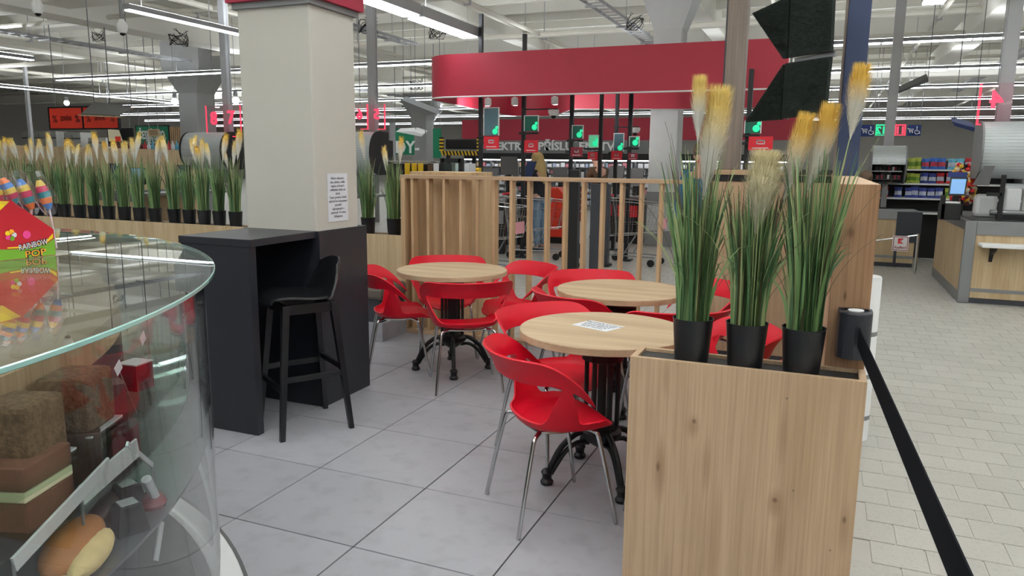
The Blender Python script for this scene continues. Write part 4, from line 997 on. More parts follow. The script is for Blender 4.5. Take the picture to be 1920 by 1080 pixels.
# electronics wall at the back
yE = 24.
struct(MB().box((at(866, 225, y=yE).x, yE, at(1100, 263, y=yE).z), (at(1500, 225, y=yE).x, yE+.2, at(1100, 222, y=yE).z)).build('trim_1', M['dkred']))
t, w_, h = panel('shop_sign', 'grey fascia with white lettering above the electronics shelves', 'sign', 880, 287, 1216, 264, yE-.05, M['graymid'], .1)
def put(s_, px, py, sz, mt, tt, y, mw=None):
    p = at(px, py, y=y)-tt.location; text(s_, sz, mt, tt, (p.x, p.y-.012, p.z), (1, 0, 0), ext=.008, maxw=mw, bold=.012)
put('ELEKTRO', 952, 275, .36, M['white'], t, yE-.05, 1.6)
put('PŘÍSLUŠENSTVÍ', 1082, 275, .36, M['white'], t, yE-.05, 2.75)
M['shelfwhite'] = mat('shelf_white', rgb(246, 247, 248), .5)
t = thing('electronics_shelving', 'white shelving full of small packages below the grey fascia', 'shelving', (at(1060, 300, y=yE).x, yE-.4, 0))
x0, x1 = at(880, 300, y=yE).x-t.location.x, at(1500, 300, y=yE).x-t.location.x; zt = at(1060, 288, y=yE).z
MB().box((x0, .3, 0), (x1, .4, zt)).build('back_panel', M['shelfwhite'], t)
MB().box((x0, -.02, zt-.2), (x1, .4, zt)).build('black_header', M['iron'], t)
MB().box((x0, -.06, zt-.23), (x1, -.02, zt-.205)).build('shelf_lamp', M['shelflamp'], t)
MB().box((x0, -.08, zt-.205), (x1, -.02, zt-.19)).build('lamp_cover', M['iron'], t)
for k in range(8): MB().box((x0, -.0, .15+k*.2), (x1, .3, .165+k*.2)).build('shelf', M['graymid'], t)
x = x0
while x < x1: MB().box((x, -.03, 0), (x+.04, .3, zt-.2)).build('upright', M['graymid'], t); x += 1.0
pk = [mat('pack_%d' % i, rgb(*c), .5) for i, c in enumerate(((230, 230, 232), (90, 92, 100), (216, 130, 140), (170, 184, 206), (220, 190, 150), (210, 210, 216)))]
mb = MB()
for k in range(7):
    x = x0+.05
    while x < x1-.2:
        w_ = rnd.uniform(.07, .16); h = rnd.uniform(.08, .16); mb.cur = rnd.choice((0, 0, 0, 1, 2, 3, 4, 5, 5)); mb.box((x, .05, .166+k*.2), (x+w_, .2, .166+k*.2+h)); x += w_+rnd.uniform(.01, .06)
stuff(mb.build('small_packages', pk, t))
t, w_, h = panel('blue_sign', 'blue hanging sign right of the square grey column', 'sign', 1239, 283, 1276, 299, 15., M['blue'], .04)
text('vstup', .1, M['white'], t, (-.02, -.004, h*.5), (1, 0, 0), ext=.002, maxw=.28); hang(t, w_, h)

# people ------------------------------------------------------------------
def skinned(name, joints, edges, mt, parent, sub=2):
    keys = list(joints); me = bpy.data.meshes.new(name)
    me.from_pydata([joints[k][0] for k in keys], [(keys.index(a), keys.index(b)) for a, b in edges], [])
    o = link(name, me, parent); me.materials.append(mt)
    bm = bmesh.new(); bm.from_mesh(me); ly = bm.verts.layers.skin.verify()
    for v, k in zip(bm.verts, keys): r_ = joints[k][1]; v[ly].radius = r_ if isinstance(r_, tuple) else (r_, r_); v[ly].use_root = (k == keys[0])
    bm.to_mesh(me); bm.free()
    o.modifiers.new('skin', 'SKIN').use_smooth_shade = True
    m_ = o.modifiers.new('sub', 'SUBSURF'); m_.levels = sub; m_.render_levels = sub
    return o
def person(label, loc, rz, ht, top, bottom, hair, pose, long_hair=False, grouping=None):
    t = thing('person', label, 'person', loc, rz); k = ht/1.75
    lh, rh, bend = pose      # hands in local metres, +Y is forward; bend = forward lean of the torso
    def P(x, y, z): return (x*k, (y+bend*max(0, z-.95))*k, z*k)
    J = {'pel': (P(0, 0, .95), (.14*k, .11*k)), 'sp': (P(0, 0, 1.15), (.135*k, .1*k)), 'ch': (P(0, 0, 1.33), (.15*k, .11*k)), 'nk': (P(0, .01, 1.47), .055*k), 'hd0': (P(0, .03, 1.55), (.07*k, .08*k)), 'hd1': (P(0, .025, 1.64), (.08*k, .095*k)), 'hd2': (P(0, .015, 1.72), (.055*k, .065*k))}
    E = [('pel', 'sp'), ('sp', 'ch'), ('ch', 'nk'), ('nk', 'hd0'), ('hd0', 'hd1'), ('hd1', 'hd2')]
    for s, nm, hd in ((-1, 'l', lh), (1, 'r', rh)):
        sh = Vector(P(s*.19, 0, 1.40)); hv = Vector((hd[0]*k, hd[1]*k, hd[2]*k)); mid = (sh+hv)/2; d = (hv-sh)
        el = mid+Vector((s*.04, -.05, -.06))*k if d.length < .55*k else mid+Vector((s*.01, -.02, 0))
        J[nm+'sh'] = (sh, .062*k); J[nm+'el'] = (el, .045*k); J[nm+'wr'] = (el+(hv-el)*.85, .03*k); J[nm+'hn'] = (hv, (.035*k, .022*k)); J[nm+'fg'] = (hv+(hv-el).normalized()*.08*k, (.03*k, .014*k))
        E += [('ch', nm+'sh'), (nm+'sh', nm+'el'), (nm+'el', nm+'wr'), (nm+'wr', nm+'hn'), (nm+'hn', nm+'fg')]
        J[nm+'hip'] = (P(s*.095, 0, .88), .098*k); J[nm+'kn'] = (P(s*.10, .02, .5), .062*k); J[nm+'an'] = (P(s*.105, -.015, .09), .042*k); J[nm+'to'] = (P(s*.11, .12, .035), (.042*k, .03*k))
        E += [('pel', nm+'hip'), (nm+'hip', nm+'kn'), (nm+'kn', nm+'an'), (nm+'an', nm+'to')]
    skinned('body', J, E, M['skin'], t)
    def cloth(nm, keys, mt, grow, ed):
        JJ = {q: (J[q][0], tuple(v+grow for v in (J[q][1] if isinstance(J[q][1], tuple) else (J[q][1],)*2))) for q in keys}
        return skinned(nm, JJ, ed, mt, t)
    tk = ['pel', 'sp', 'ch']; te = [('pel', 'sp'), ('sp', 'ch')]
    for nm in 'lr': tk += [nm+'sh', nm+'el', nm+'wr', nm+'hip']; te += [('pel', nm+'hip')]; te += [('ch', nm+'sh'), (nm+'sh', nm+'el'), (nm+'el', nm+'wr')]
    cloth('jacket', tk, top, .022*k, te)
    bk = ['pel']; be = []
    for nm in 'lr': bk += [nm+'hip', nm+'kn', nm+'an']; be += [('pel', nm+'hip'), (nm+'hip', nm+'kn'), (nm+'kn', nm+'an')]
    cloth('trousers', bk, bottom, .014*k, be)
    for nm, s in (('l', -1), ('r', 1)):
        a, b = Vector(J[nm+'an'][0]), Vector(J[nm+'to'][0])
        MB().ball(((a.x+b.x)/2, (a.y+b.y)/2+.01, .045*k), (.05*k, .13*k, .045*k)).build('shoe', M['shoe'], t, smooth=True)
    hc = Vector(J['hd1'][0])
    mb = MB().ball((hc.x, hc.y-.025*k, hc.z+.045*k), (.112*k, .118*k, .112*k), 16, 10)
    if long_hair: mb.tube([(hc.x, hc.y-.07*k, hc.z+.05*k), (hc.x, hc.y-.10*k, hc.z-.12*k), (hc.x, hc.y-.13*k, hc.z-.3*k), (hc.x, hc.y-.15*k, hc.z-.44*k)], [.08*k, .1*k, .085*k, .03*k], 12)
    mb.build('hair', hair, t, smooth=True)
    for s in (-1, 1):
        MB().ball((hc.x+s*.033*k, hc.y+.083*k, hc.z-.005*k), .011*k, 8, 6).build('eye', M['iron'], t); MB().ball((hc.x+s*.088*k, hc.y, hc.z-.02*k), (.012*k, .025*k, .035*k), 8, 6).build('ear', M['skin'], t)
    MB().ball((hc.x, hc.y+.1*k, hc.z-.035*k), (.016*k, .025*k, .03*k), 8, 6).build('nose', M['skin'], t); MB().ball((hc.x, hc.y+.085*k, hc.z-.085*k), (.03*k, .012*k, .008*k), 8, 6).build('mouth', M['redsign'], t)
    return t
def floor_at(px, py): p = at(px, py, z=0); return (p.x, p.y, 0)
person('blond long haired person in dark coat and pale jeans at a till', floor_at(1012, 470), R(75), 1.66, M['coat'], M['jeans'], M['blond'], ((-.2, .45, 1.2), (.2, .4, 1.15), .12), True)
person('dark haired person in brown top bending over a self checkout', floor_at(1124, 448), R(60), 1.72, M['tan'], M['beigecl'], M['hairdk'], ((-.15, .45, 1.05), (.2, .42, 1.05), .22))
person('person in blue jacket standing behind the slats by the wooden post', (at(1312, 400, y=8.8).x, 8.8, 0), R(160), 1.74, M['bluejkt'], M['beigecl'], M['hairgray'], ((-.3, .08, .78), (.3, .08, .78), 0))
person('cashier in dark clothes half hidden behind the oak partition', (at(1624, 360, y=11.9).x, 11.9, 0), R(10), 1.42, M['coat'], M['coat'], M['hairgray'], ((-.2, .4, .95), (.2, .4, .95), .15))

# self checkouts ----------------------------------------------------------
def kiosk(label, px, y, rz, tall=1.35, wide=.55, red=False):
    x = at(px, 400, y=y).x; t = thing('self_checkout', label, 'checkout', (x, y, 0), rz)
    MB().box((-wide/2, -.25, 0), (wide/2, .25, .85)).build('cabinet', M['blackplastic'], t, bevel=.01)
    MB().box((-wide/2-.01, -.27, .85), (wide/2+.01, .27, .9)).build('scanner_top', M['steel'], t, bevel=.004)
    MB().box((-.05, .12, .9), (.05, .2, tall-.1)).build('screen_post', M['blackplastic'], t)
    MB().hexa([(-.16, .02, tall-.32), (.16, .02, tall-.32), (.16, .06, tall-.32), (-.16, .06, tall-.32)], [(-.16, .1, tall+.02), (.16, .1, tall+.02), (.16, .14, tall+.02), (-.16, .14, tall+.02)]).build('screen', M['graydk'], t)
    MB().box((-wide/2+.02, -.256, .5), (wide/2-.02, -.25, .72)).build('front_label', M['redsign'] if red else M['steel'], t)
    MB().box((-wide/2+.05, -.254, .1), (wide/2-.05, -.25, .42)).build('door', M['iron'], t)
    MB().box((-.04, .05, .9), (.04, .11, 1.08)).build('card_reader', M['iron'], t)
for a in (('black self checkout at the left, behind the slats', 915, 11.6, R(20), 1.4, .6), ('black self checkout in front of the blond person', 955, 13.0, R(30), 1.6, .6), ('self checkout with red label beside the bent person', 1150, 14.6, R(-10), 1.45, .5, True), ('self checkout with red label nearest the grey column', 1186, 14.4, R(-10), 1.4, .45, True), ('black self checkout between the two shoppers', 1048, 15.8, R(10), 1.4, .5)): kiosk(*a)
t = thing('red_bin', 'red slanted front sorting bin behind the pale jeans', 'bin', (at(1040, 400, y=13.4).x, 13.4, 0))
MB().prism([(-.38, 0, .12), (.38, 0, .12), (.38, 0, .75), (.05, 0, 1.05), (-.38, 0, 1.05)], (0, .5, 0)).build('body', M['orange'], t, bevel=.01)
MB().box((-.36, .02, 0), (.36, .48, .12)).build('base', M['iron'], t)
p = at(1010, 322, y=11.6); a = at(985, 330, y=11.6)
t = thing('tilted_screen', 'tilted blue screen with red foot facing the blond person', 'screen', (a.x, 11.6, 0))
MB().box((-.03, .02, 0), (.03, .08, a.z)).build('stand', M['blackplastic'], t)
MB().hexa([(-.06, 0, a.z-.05), (.1, 0, a.z-.05), (.1, .03, a.z-.05), (-.06, .03, a.z-.05)], [(.03, 0, a.z+.24), (.19, 0, a.z+.24), (.19, .03, a.z+.24), (.03, .03, a.z+.24)]).build('display', M['screendk'], t)
MB().box((-.07, -.004, a.z-.1), (.1, .03, a.z-.04)).build('red_foot', M['winered'], t)
# security gates and entrance pillar sign
for px, y, lab in ((1078, 9.6, 'black security gate post left of the wine red poster'), (1121, 9.4, 'dark navy security gate post right of the wine red poster'), (1141, 10.8, 'thin dark security gate post, farther')):
    p = at(px, 320, y=y); zt = at(px, 318 if px == 1078 else 345, y=y).z
    t = thing('gate_post', lab, 'gate', (p.x, y, 0)); wv = .07 if px < 1130 else .04
    MB().box((-wv, -.06, 0), (wv, .06, zt)).build('column', M['blackplastic'] if px == 1078 else M['navy'] if False else M['benchbase'], t, bevel=.01); MB().box((-wv-.03, -.1, 0), (wv+.03, .1, .03)).build('foot', M['iron'], t)
t, w_, h = panel('pillar_poster', 'wine red and white poster column with white lettering', 'poster', 1081, 500, 1096, 318, 9.75, M['iron'], .08)
zz = at(1088, 415, y=9.75).z-t.location.z; z2_ = at(1088, 352, y=9.75).z-t.location.z
MB().box((-w_/2+.006, -.006, zz), (w_/2-.006, 0, z2_)).build('red_field', M['winered'], t); MB().box((-w_/2+.006, -.006, .05), (w_/2-.006, 0, zz)).build('white_field', M['paper'], t)
MB().box((-w_/2+.006, -.006, z2_+.02), (w_/2-.006, 0, h-.03)).build('upper_picture', M['paper'], t)
for i, l in enumerate(('Platba', 'jen', 'kartou', 'zde')): text(l, .04, M['white'], t, (0, -.008, z2_-.06-i*.085), (1, 0, 0), ext=.001, maxw=w_*.6)
MB().box((-w_*.18, -.009, .12), (w_*.2, -.006, .32)).build('phone_picture', M['screendk'], t)
# shopping trolleys
def trolley(label, x, y, rz):
    t = thing('shopping_trolley', label, 'trolley', (x, y, 0), rz); r_ = .007
    lo = [(-.2, -.38, .5), (.2, -.38, .5), (.24, .4, .42), (-.24, .4, .42)]; hi = [(-.24, -.5, .92), (.24, -.5, .92), (.28, .45, .98), (-.28, .45, .98)]
    mb = MB()
    for q in (lo, hi): mb.tube(q+[q[0]], r_, 6)
    for a, b in zip(lo, hi): mb.tube([a, b], r_, 6)
    for i in range(4):
        a0, a1, b0, b1 = Vector(lo[i]), Vector(lo[(i+1) % 4]), Vector(hi[i]), Vector(hi[(i+1) % 4])
        for q in range(1, 7): mb.tube([a0.lerp(a1, q/7), b0.lerp(b1, q/7)], .0025, 4, False)
        for q in (1, 2): mb.tube([a0.lerp(b0, q/3), a1.lerp(b1, q/3)], .0025, 4, False)
    stuff(mb.build('wire_basket', M['chrome'], t))
    fr = MB()
    for s in (-1, 1): fr.tube([(s*.26, .5, 1.02), (s*.25, .42, .5), (s*.22, .42, .14), (s*.16, -.4, .14)], .012, 8).tube([(s*.2, .1, .14), (s*.2, -.1, .45)], .01, 6)
    fr.build('frame', M['steel'], t); MB().tube([(-.27, .5, 1.02), (.27, .5, 1.02)], .018, 10).build('handle', M['redsign'], t)
    MB().box((-.12, -.46, .56), (.12, -.452, .72)).build('front_sign', mat('trolley_pink', rgb(240, 170, 180), .5) if 'trolley_pink' not in bpy.data.materials else bpy.data.materials['trolley_pink'], t)
    for sx in (-1, 1):
        for sy in (-.36, .4): MB().lathe([(.015, -.014), (.055, -.014), (.055, .014), (.015, .014)], n=14).build('wheel', M['iron'], t, loc=(sx*.2, sy, .056)).rotation_euler = (0, R(90), 0)
for px, y, rz, lab in ((922, 9.5, R(80), 'wire shopping trolley at the left behind the slats'), (1008, 11.2, R(95), 'wire shopping trolley before the person in pale jeans'), (1190, 11.2, R(80), 'wire shopping trolley beside the square grey column')):
    trolley(lab, at(px, 430, y=y).x, y, rz)
# blue drinks cooler, snack racks
x0, x1 = at(829, 400, y=8.2).x, at(863, 400, y=8.2).x; zt = at(860, 297, y=8.2).z
t = thing('drinks_cooler', 'black framed drinks cooler with blue sides behind the slats', 'cooler', ((x0+x1)/2, 8.2, 0)); w_ = x1-x0
mb = MB()
for s in (-1, 1): mb.box((s*w_/2-.025, 0, 0), (s*w_/2+.025, .06, zt))
mb.box((-w_/2, 0, zt-.05), (w_/2, .06, zt)).build('frame', M['blackplastic'], t)
MB().box((-w_/2+.025, .02, 0), (w_/2-.025, .5, 1.2)).build('body', M['blue'], t); MB().box((-w_/2+.03, .3, 1.2), (w_/2-.03, .5, zt-.06)).build('lit_interior', M['paper'], t)
MB().box((-w_/2+.025, .01, 1.2), (w_/2-.025, .014, zt-.05)).build('window', M['thinglass'], t)
for q in range(5): text('~', .2, M['white'], t, (-w_*.28, .018, .3+q*.16), (0, 0, 1), (-1, 0, 0), ext=.001, maxw=.1, name='wave_print')
for s_, e_, y, zpx, cl, lab in ((742, 826, 13.5, 316, 'yellow', 'bag'),):
    rack = thing('snack_rack', 'chrome rail rack hung with yellow snack bags behind the screen', 'rack', (at(785, 320, y=13.5).x, 13.5, 0))
    xa, xb = at(725, 300, y=13.5).x-rack.location.x, at(832, 300, y=13.5).x-rack.location.x; zr = at(785, 303, y=13.5).z
    mb = MB().tube([(xa, 0, zr), (xb, 0, zr)], .012, 6)
    for x in (xa, xb): mb.tube([(x, 0, 0), (x, 0, zr)], .015, 6)
    mb.build('rail', M['chrome'], rack)
    MB().box((xa, .1, 0), (xb, .35, zr-.05)).build('board', M['iron'], rack)
    for i, px in enumerate((764, 777, 789, 807, 818)):
        x = at(px, 310, y=13.45).x
        g = MB(); wv = .055
        g.prism([(-wv, 0, -.3), (wv, 0, -.3), (wv*.9, 0, -.26), (wv, 0, -.03), (wv*.8, 0, 0), (-wv*.8, 0, 0), (-wv, 0, -.03), (-wv*.9, 0, -.26)], (0, .05, 0))
        o = g.build('snack_bag', M['yellow'] if i < 3 else M['white'] if i == 4 else M['tan'], loc=(x, 13.42, zr-.03), bevel=.008)
        tag(o, ('yellow snack bag hung leftmost on the chrome rail', 'yellow snack bag hung second on the chrome rail', 'yellow snack bag hung third on the chrome rail', 'brown snack bag hung on the chrome rail', 'white snack bag hung rightmost on the chrome rail')[i], 'snack')
for i, (px, py) in enumerate(((871, 318), (882, 316), (894, 316), (882, 328), (895, 328), (872, 329))):
    p = at(px, py, y=10.6); zb = at(px, 334, y=10.6).z if py > 322 else at(px, 323, y=10.6).z
    o = MB().box((-.038, 0, 0), (.038, .09, .07)).build('yellow_carton', M['yellow'], loc=(p.x, 10.6, zb)); MB().box((-.03, -.0012, .02), (.03, 0, .035)).build('print_band', M['tan'], o)
    tag(o, ('yellow sweet carton, upper left one left of the leftmost pole', 'yellow sweet carton, upper middle one left of the leftmost pole', 'yellow sweet carton touching the leftmost pole, upper', 'yellow sweet carton in the middle of the lower layer', 'yellow sweet carton touching the leftmost pole, lower', 'yellow sweet carton at the left of the lower layer')[i], 'carton', 'yellow cartons stacked by the leftmost pole')
p = at(866, 336, y=10.6); q = at(903, 336, y=10.6)
t = thing('display_table', 'dark display table under the yellow cartons', 'table', ((p.x+q.x)/2, 10.65, 0)); MB().box((-.2, -.12, p.z-.05), (.2, .2, p.z-.002)).build('top', M['iron'], t)
for sx in (-1, 1):
    for sy in (-.1, .18): MB().box((sx*.18-.015, sy-.015, 0), (sx*.18+.015, sy+.015, p.z-.05)).build('leg', M['iron'], t)
# hazard striped frame with a black roll
y = 16.
x0, x1 = at(828, 280, y=y).x, at(898, 280, y=y).x; z0, z1 = at(860, 288, y=y).z, at(860, 262, y=y).z
t = thing('hazard_frame', 'yellow and black striped frame with a black roll', 'frame', ((x0+x1)/2, y, 0)); w_ = x1-x0
st = [MB(), MB()]; n_ = 22
for i in range(n_): st[i % 2].prism([(-w_/2+w_*i/n_+.02, -.02, z0-.04), (-w_/2+w_*(i+1)/n_+.02, -.02, z0-.04), (-w_/2+w_*(i+1)/n_-.02, -.02, z0+.06), (-w_/2+w_*i/n_-.02, -.02, z0+.06)], (0, .04, 0))
for i in range(8):
    for s in (-1, 1): st[i % 2].box((s*w_/2-.05, -.02, z0+.06+(z1-z0)*i/8), (s*w_/2+.05, .02, z0+.06+(z1-z0)*(i+1)/8))
stuff(st[0].build('yellow_stripes', M['yellow'], t)); stuff(st[1].build('black_stripes', M['iron'], t))
MB().box((-w_/2+.08, .03, z0+.1), (w_/2-.08, .2, z0+.34)).build('roll', M['iron'], t, bevel=.03)
for s in (-1, 1): MB().box((s*(w_/2-.15)-.04, .02, 0), (s*(w_/2-.15)+.04, .1, z0-.03)).build('stand', M['iron'], t)
# green wall panel with letters
t, w_, h = panel('green_sign', 'green wall panel with white letters behind the second shutter cabinet', 'sign', 738, 290, 775, 241, 22., M['green'], .06); hang(t, w_, h)
put('DY-', 764, 277, .55, M['white'], t, 22.)
t, w_, h = panel('green_sign', 'narrow tall green panel left of the hazard frame', 'sign', 812, 296, 826, 241, 22., M['green'], .06); hang(t, w_, h)

# ------------------------------------------------------------------ checkout tills with shutter cabinets
def shutter_cabinet(label, xl, xr, y, zb, zt, open_front=False, post_to=None, depth=.62, sides='graymid', base=.92, off=0):
    """rolling shutter cabinet on a post: curved slatted front towards -Y"""
    t = thing('shutter_cabinet', label, 'cabinet', ((xl+xr)/2, y, 0)); w_ = (xr-xl)/2; h = zt-zb; D = depth
    prof = []
    for i in range(15):
        a = math.pi*(i/14)
        prof.append((-.5*D*math.sin(a)**.8 if 0 < i < 14 else 0, zb+h*(.5-.5*math.cos(a))))
    outl = [(y_, z_) for y_, z_ in prof]
    for s in (-1, 1):
        x = s*w_; MB().prism([(x, y_*1.06-.01, zb+(z_-zb)*1.02-.005) for y_, z_ in outl]+[(x, D*.45, zt), (x, D*.45, zb)], (s*.02, 0, 0)).build('side_cheek', M[sides], t)
    sl = MB(); n_ = 26; lo = 13 if open_front else 0
    for i in range(lo, n_):
        def pp(q):
            a = math.pi*q; return -.5*D*math.sin(a)**.8 if 0 < q < 1 else 0, zb+h*(.5-.5*math.cos(a))
        (ya, za_), (yb, zb2) = pp(i/n_), pp((i+.95)/n_)
        sl.add([(-w_, ya, za_), (w_, ya, za_), (w_, yb, zb2), (-w_, yb, zb2), (-w_, ya+.012, za_), (w_, ya+.012, za_), (w_, yb+.012, zb2), (-w_, yb+.012, zb2)], [(0, 1, 2, 3), (7, 6, 5, 4), (0, 4, 5, 1), (3, 2, 6, 7)])
    stuff(sl.build('shutter_slats', M['dome'], t))
    MB().box((-w_, D*.4, zb), (w_, D*.45, zt)).box((-w_, -.05, zb), (w_, D*.45, zb+.03)).build('back', M['iron'], t)
    if open_front:
        for k in range(3): MB().box((-w_+.02, -.1, zb+.05+k*.13), (w_-.02, .2, zb+.065+k*.13)).build('shelf', M['white'] if k else M['iron'], t)
        mb = MB()
        for k in range(3):
            for i in range(12):
                mb.cur = (0, 1, 0, 0, 2, 0)[rnd.randrange(6)]; x = -w_+.06+i*(2*w_-.1)/12; mb.box((x, -.08, zb+.066+k*.13), (x+.026, .05, zb+.13+k*.13))
        stuff(mb.build('small_packs', [M['iron'], M['winered'], M['white']], t))
    MB().box((-.04, .05, base), (.04, .13, zb)).build('post', M['graymid'], t)
    if post_to:
        MB().box((off-.07, .12, zb), (off+.07, .24, post_to)).build('number_post', M['postgray'], t)
    return t
def till(label, x, y, length, w_=1.3, ztop=.925, shelf=True):
    """oak till counter: end towards -Y, long side along Y"""
    t = thing('till_counter', label, 'counter', (x, y, 0))
    MB().box((0, .03, .06), (w_, .05, ztop-.14)).build('front_panel', M['oakpale'], t)
    MB().box((0.01, .03, .12), (.03, length, ztop-.1)).build('side_panel', M['oakpale'], t)
    MB().box((0.005, .06, 0), (.025, length, .12)).build('side_kick', M['steel'], t)
    MB().box((.03, .04, 0), (w_, .06, .13)).build('plinth', M['navy'] if False else M['benchbase'], t)
    MB().box((0, .025, .13), (w_, .05, .17)).build('lower_trim', M['steel'], t)
    MB().box((-.005, .0, 0), (.11, .055, ztop)).build('corner_post', M['steel'], t, bevel=.006)
    MB().box((.11, .01, ztop-.15), (w_, .06, ztop)).build('upper_trim', M['steel'], t, bevel=.004)
    MB().box((0, .05, ztop-.1), (.04, length, ztop)).build('side_trim', M['steel'], t)
    MB().box((.04, .05, ztop-.05), (w_, length, ztop-.01)).build('worktop', M['steel'], t)
    MB().box((.1, .3, ztop-.01), (w_*.5, length, ztop-.004)).build('belt', M['iron'], t)
    MB().box((.02, length*.62, .3), (.012, length*.62+.05, .68)).build('handle_slot', M['iron'], t)
    if shelf:
        MB().box((.14, -.24, ztop-.27), (w_, .03, ztop-.235)).build('packing_shelf', M['white'], t, bevel=.006)
        for xx in (.26, .26+.62): MB().prism([(xx, .03, ztop-.27), (xx, -.2, ztop-.27), (xx, -.12, ztop-.32), (xx, -.02, ztop-.36), (xx, .03, ztop-.45)], (.035, 0, 0)).build('bracket', M['iron'], t)
    return t
till('oak till counter with steel corner post and packing shelf, on the right', 1.5, 9.66, 2.3)
p = at(1655, 392, y=12.4)
till('second oak till counter partly behind the partition end', .55, 12.7, .55, .78, .87, False)
tag(MB().box((.0, 0, 0), (.34, .05, .46)).build('till_gate', M['benchbase'], loc=(1.06, 12.7, .38)), 'dark grey swing gate panel between the two right tills', 'gate')
MB().box((.0, .01, -.38), (.04, .04, 0)).build('gate_leg', M['benchbase'], bpy.data.objects['till_gate'])
shutter_cabinet('large closed shutter cabinet cut by the right edge', 1.675, 2.95, 10.5, 1.385, 2.05, post_to=ZC-.8, off=-.40)
shutter_cabinet('open shutter cabinet with packs above the second till', .67, 1.135, 13.3, 1.25, 1.835, True, post_to=ZC-.8, base=.87)
shutter_cabinet('closed shutter cabinet left of the cream pillar', -11.62, -10.62, 11.5, 1.32, 2.03, post_to=ZC-.8, sides='iron', off=.27)
shutter_cabinet('closed shutter cabinet just right of the cream pillar', -8.3, -7.3, 11.5, 1.27, 2.02, post_to=ZC-.8, sides='iron', off=.27)
shutter_cabinet('distant closed shutter cabinet before the green letters', -10.6, -9.9, 15.9, 1.3, 2.0, sides='iron', base=0)
for x, y, lab in ((-11.9, 9.4, 'pale oak till counter behind the row of grasses, left of the pillar'), (-8.5, 9.6, 'pale oak till counter behind the grasses beside the pillar')): till(lab, x, y, 2.2, 1.2, .93, False)
for x, y, zt, lab in ((at(48, 150, y=19).x, 19., ZC-.8, 'slim grey post at the far left, above the candy box'), (at(736, 260, y=19).x, 19., at(736, 230, y=19).z, 'slim grey post between the second shutter cabinet and the canopy')):
    t = thing('slim_post', lab, 'post', (x, y, 0)); MB().box((-.07, -.05, 0), (.07, .05, zt)).build('shaft', M['postgray'], t); MB().box((-.1, -.08, 0), (.1, .08, .02)).build('base_plate', M['graymid'], t)
# illuminated lane numbers, seen from behind (mirrored)
for ch, px, py, hpx, y, mt, lab in (('8', 401, 223, 28, 11.4, 'glowpink', 'glowing red lane number eight left of the cream pillar'), ('7', 433, 221, 28, 11.4, 'glowpink', 'glowing red lane number seven at the pillar edge'), ('6', 674, 215, 20, 11.4, 'glowpink', 'glowing red mirrored six right of the pillar'), ('5', 706, 215, 20, 11.4, 'glowpink', 'glowing red mirrored five left of the green sign'), ('4', 1868, 188, 24, 10.4, 'glowpink', 'glowing red mirrored four at the upper right')):
    p = at(px, py, y=y); sz = hpx*1.38/1400*p.y/math.cos(R(22)); h = sz*.36
    t = thing('lane_number', lab, 'sign', p)
    text(ch, sz, M[mt], t, (0, 0, 0), (1, 0, 0), ext=.01, mirror=ch in '654', bold=.008)
    s = -1 if ch in '87' and ch == '8' else 1
    if ch == '4': s = -1
    xb = s*sz*.62; mb = MB().box((xb-.012, .02, -sz*1.05), (xb+.012, .03, sz*.75)).box((min(0, xb), .02, -sz*1.05), (max(0, xb)+.2*0, .03, -sz*1.0))
    mb.build('red_edge', M['glowpink'], t)
    MB().box((-sz*.65, .02, -sz*1.05), (sz*.65, .03, sz*.75)).build('acrylic_plate', M['neon'], t)
    MB().box((-.006, .022, sz*.75), (.006, .028, ZC-p.z)).build('suspension_rod', M['graymid'], t)
# blue way signs with lane numbers eleven and twelve
yS = 26.
t, w_, h = panel('way_sign', 'dark blue hanging sign with trolley and wheelchair symbols, right', 'sign', 1700, 255, 1728, 234, yS, M['blue'], .06); hang(t, w_, h)
def wheelchair(tt, x, z, s):
    mb = MB(); mb.tube([(x+s*.28*math.cos(a*.5), -.01, z-.12*s+s*.28*math.sin(a*.5)) for a in range(4, 13)], s*.035, 5).tube([(x-.05*s, -.01, z+.4*s), (x-.03*s, -.01, z), (x+.22*s, -.01, z), (x+.32*s, -.01, z-.35*s)], s*.045, 5).ball((x-.05*s, -.01, z+.5*s), .08*s, 8, 6); mb.build('wheelchair_symbol', M['white'], tt)
def cart(tt, x, z, s):
    mb = MB(); mb.tube([(x-.45*s, -.01, z+.3*s), (x-.3*s, -.01, z+.3*s), (x-.15*s, -.01, z-.15*s), (x+.3*s, -.01, z-.15*s)], s*.04, 5).tube([(x-.27*s, -.01, z+.2*s), (x+.4*s, -.01, z+.2*s), (x+.3*s, -.01, z-.02*s), (x-.2*s, -.01, z-.02*s)], s*.04, 5).ball((x-.1*s, -.01, z-.3*s), .07*s, 8, 6).ball((x+.25*s, -.01, z-.3*s), .07*s, 8, 6); mb.build('trolley_symbol', M['white'], tt)
wheelchair(t, w_*.22, h*.45, h*.7); cart(t, -w_*.25, h*.5, h*.6)
t, w_, h = panel('way_sign', 'dark blue hanging sign cut by the navy post', 'sign', 1612, 256, 1640, 234, yS, M['blue'], .06); hang(t, w_, h); wheelchair(t, w_*.28, h*.45, h*.7); cart(t, -w_*.2, h*.5, h*.6)
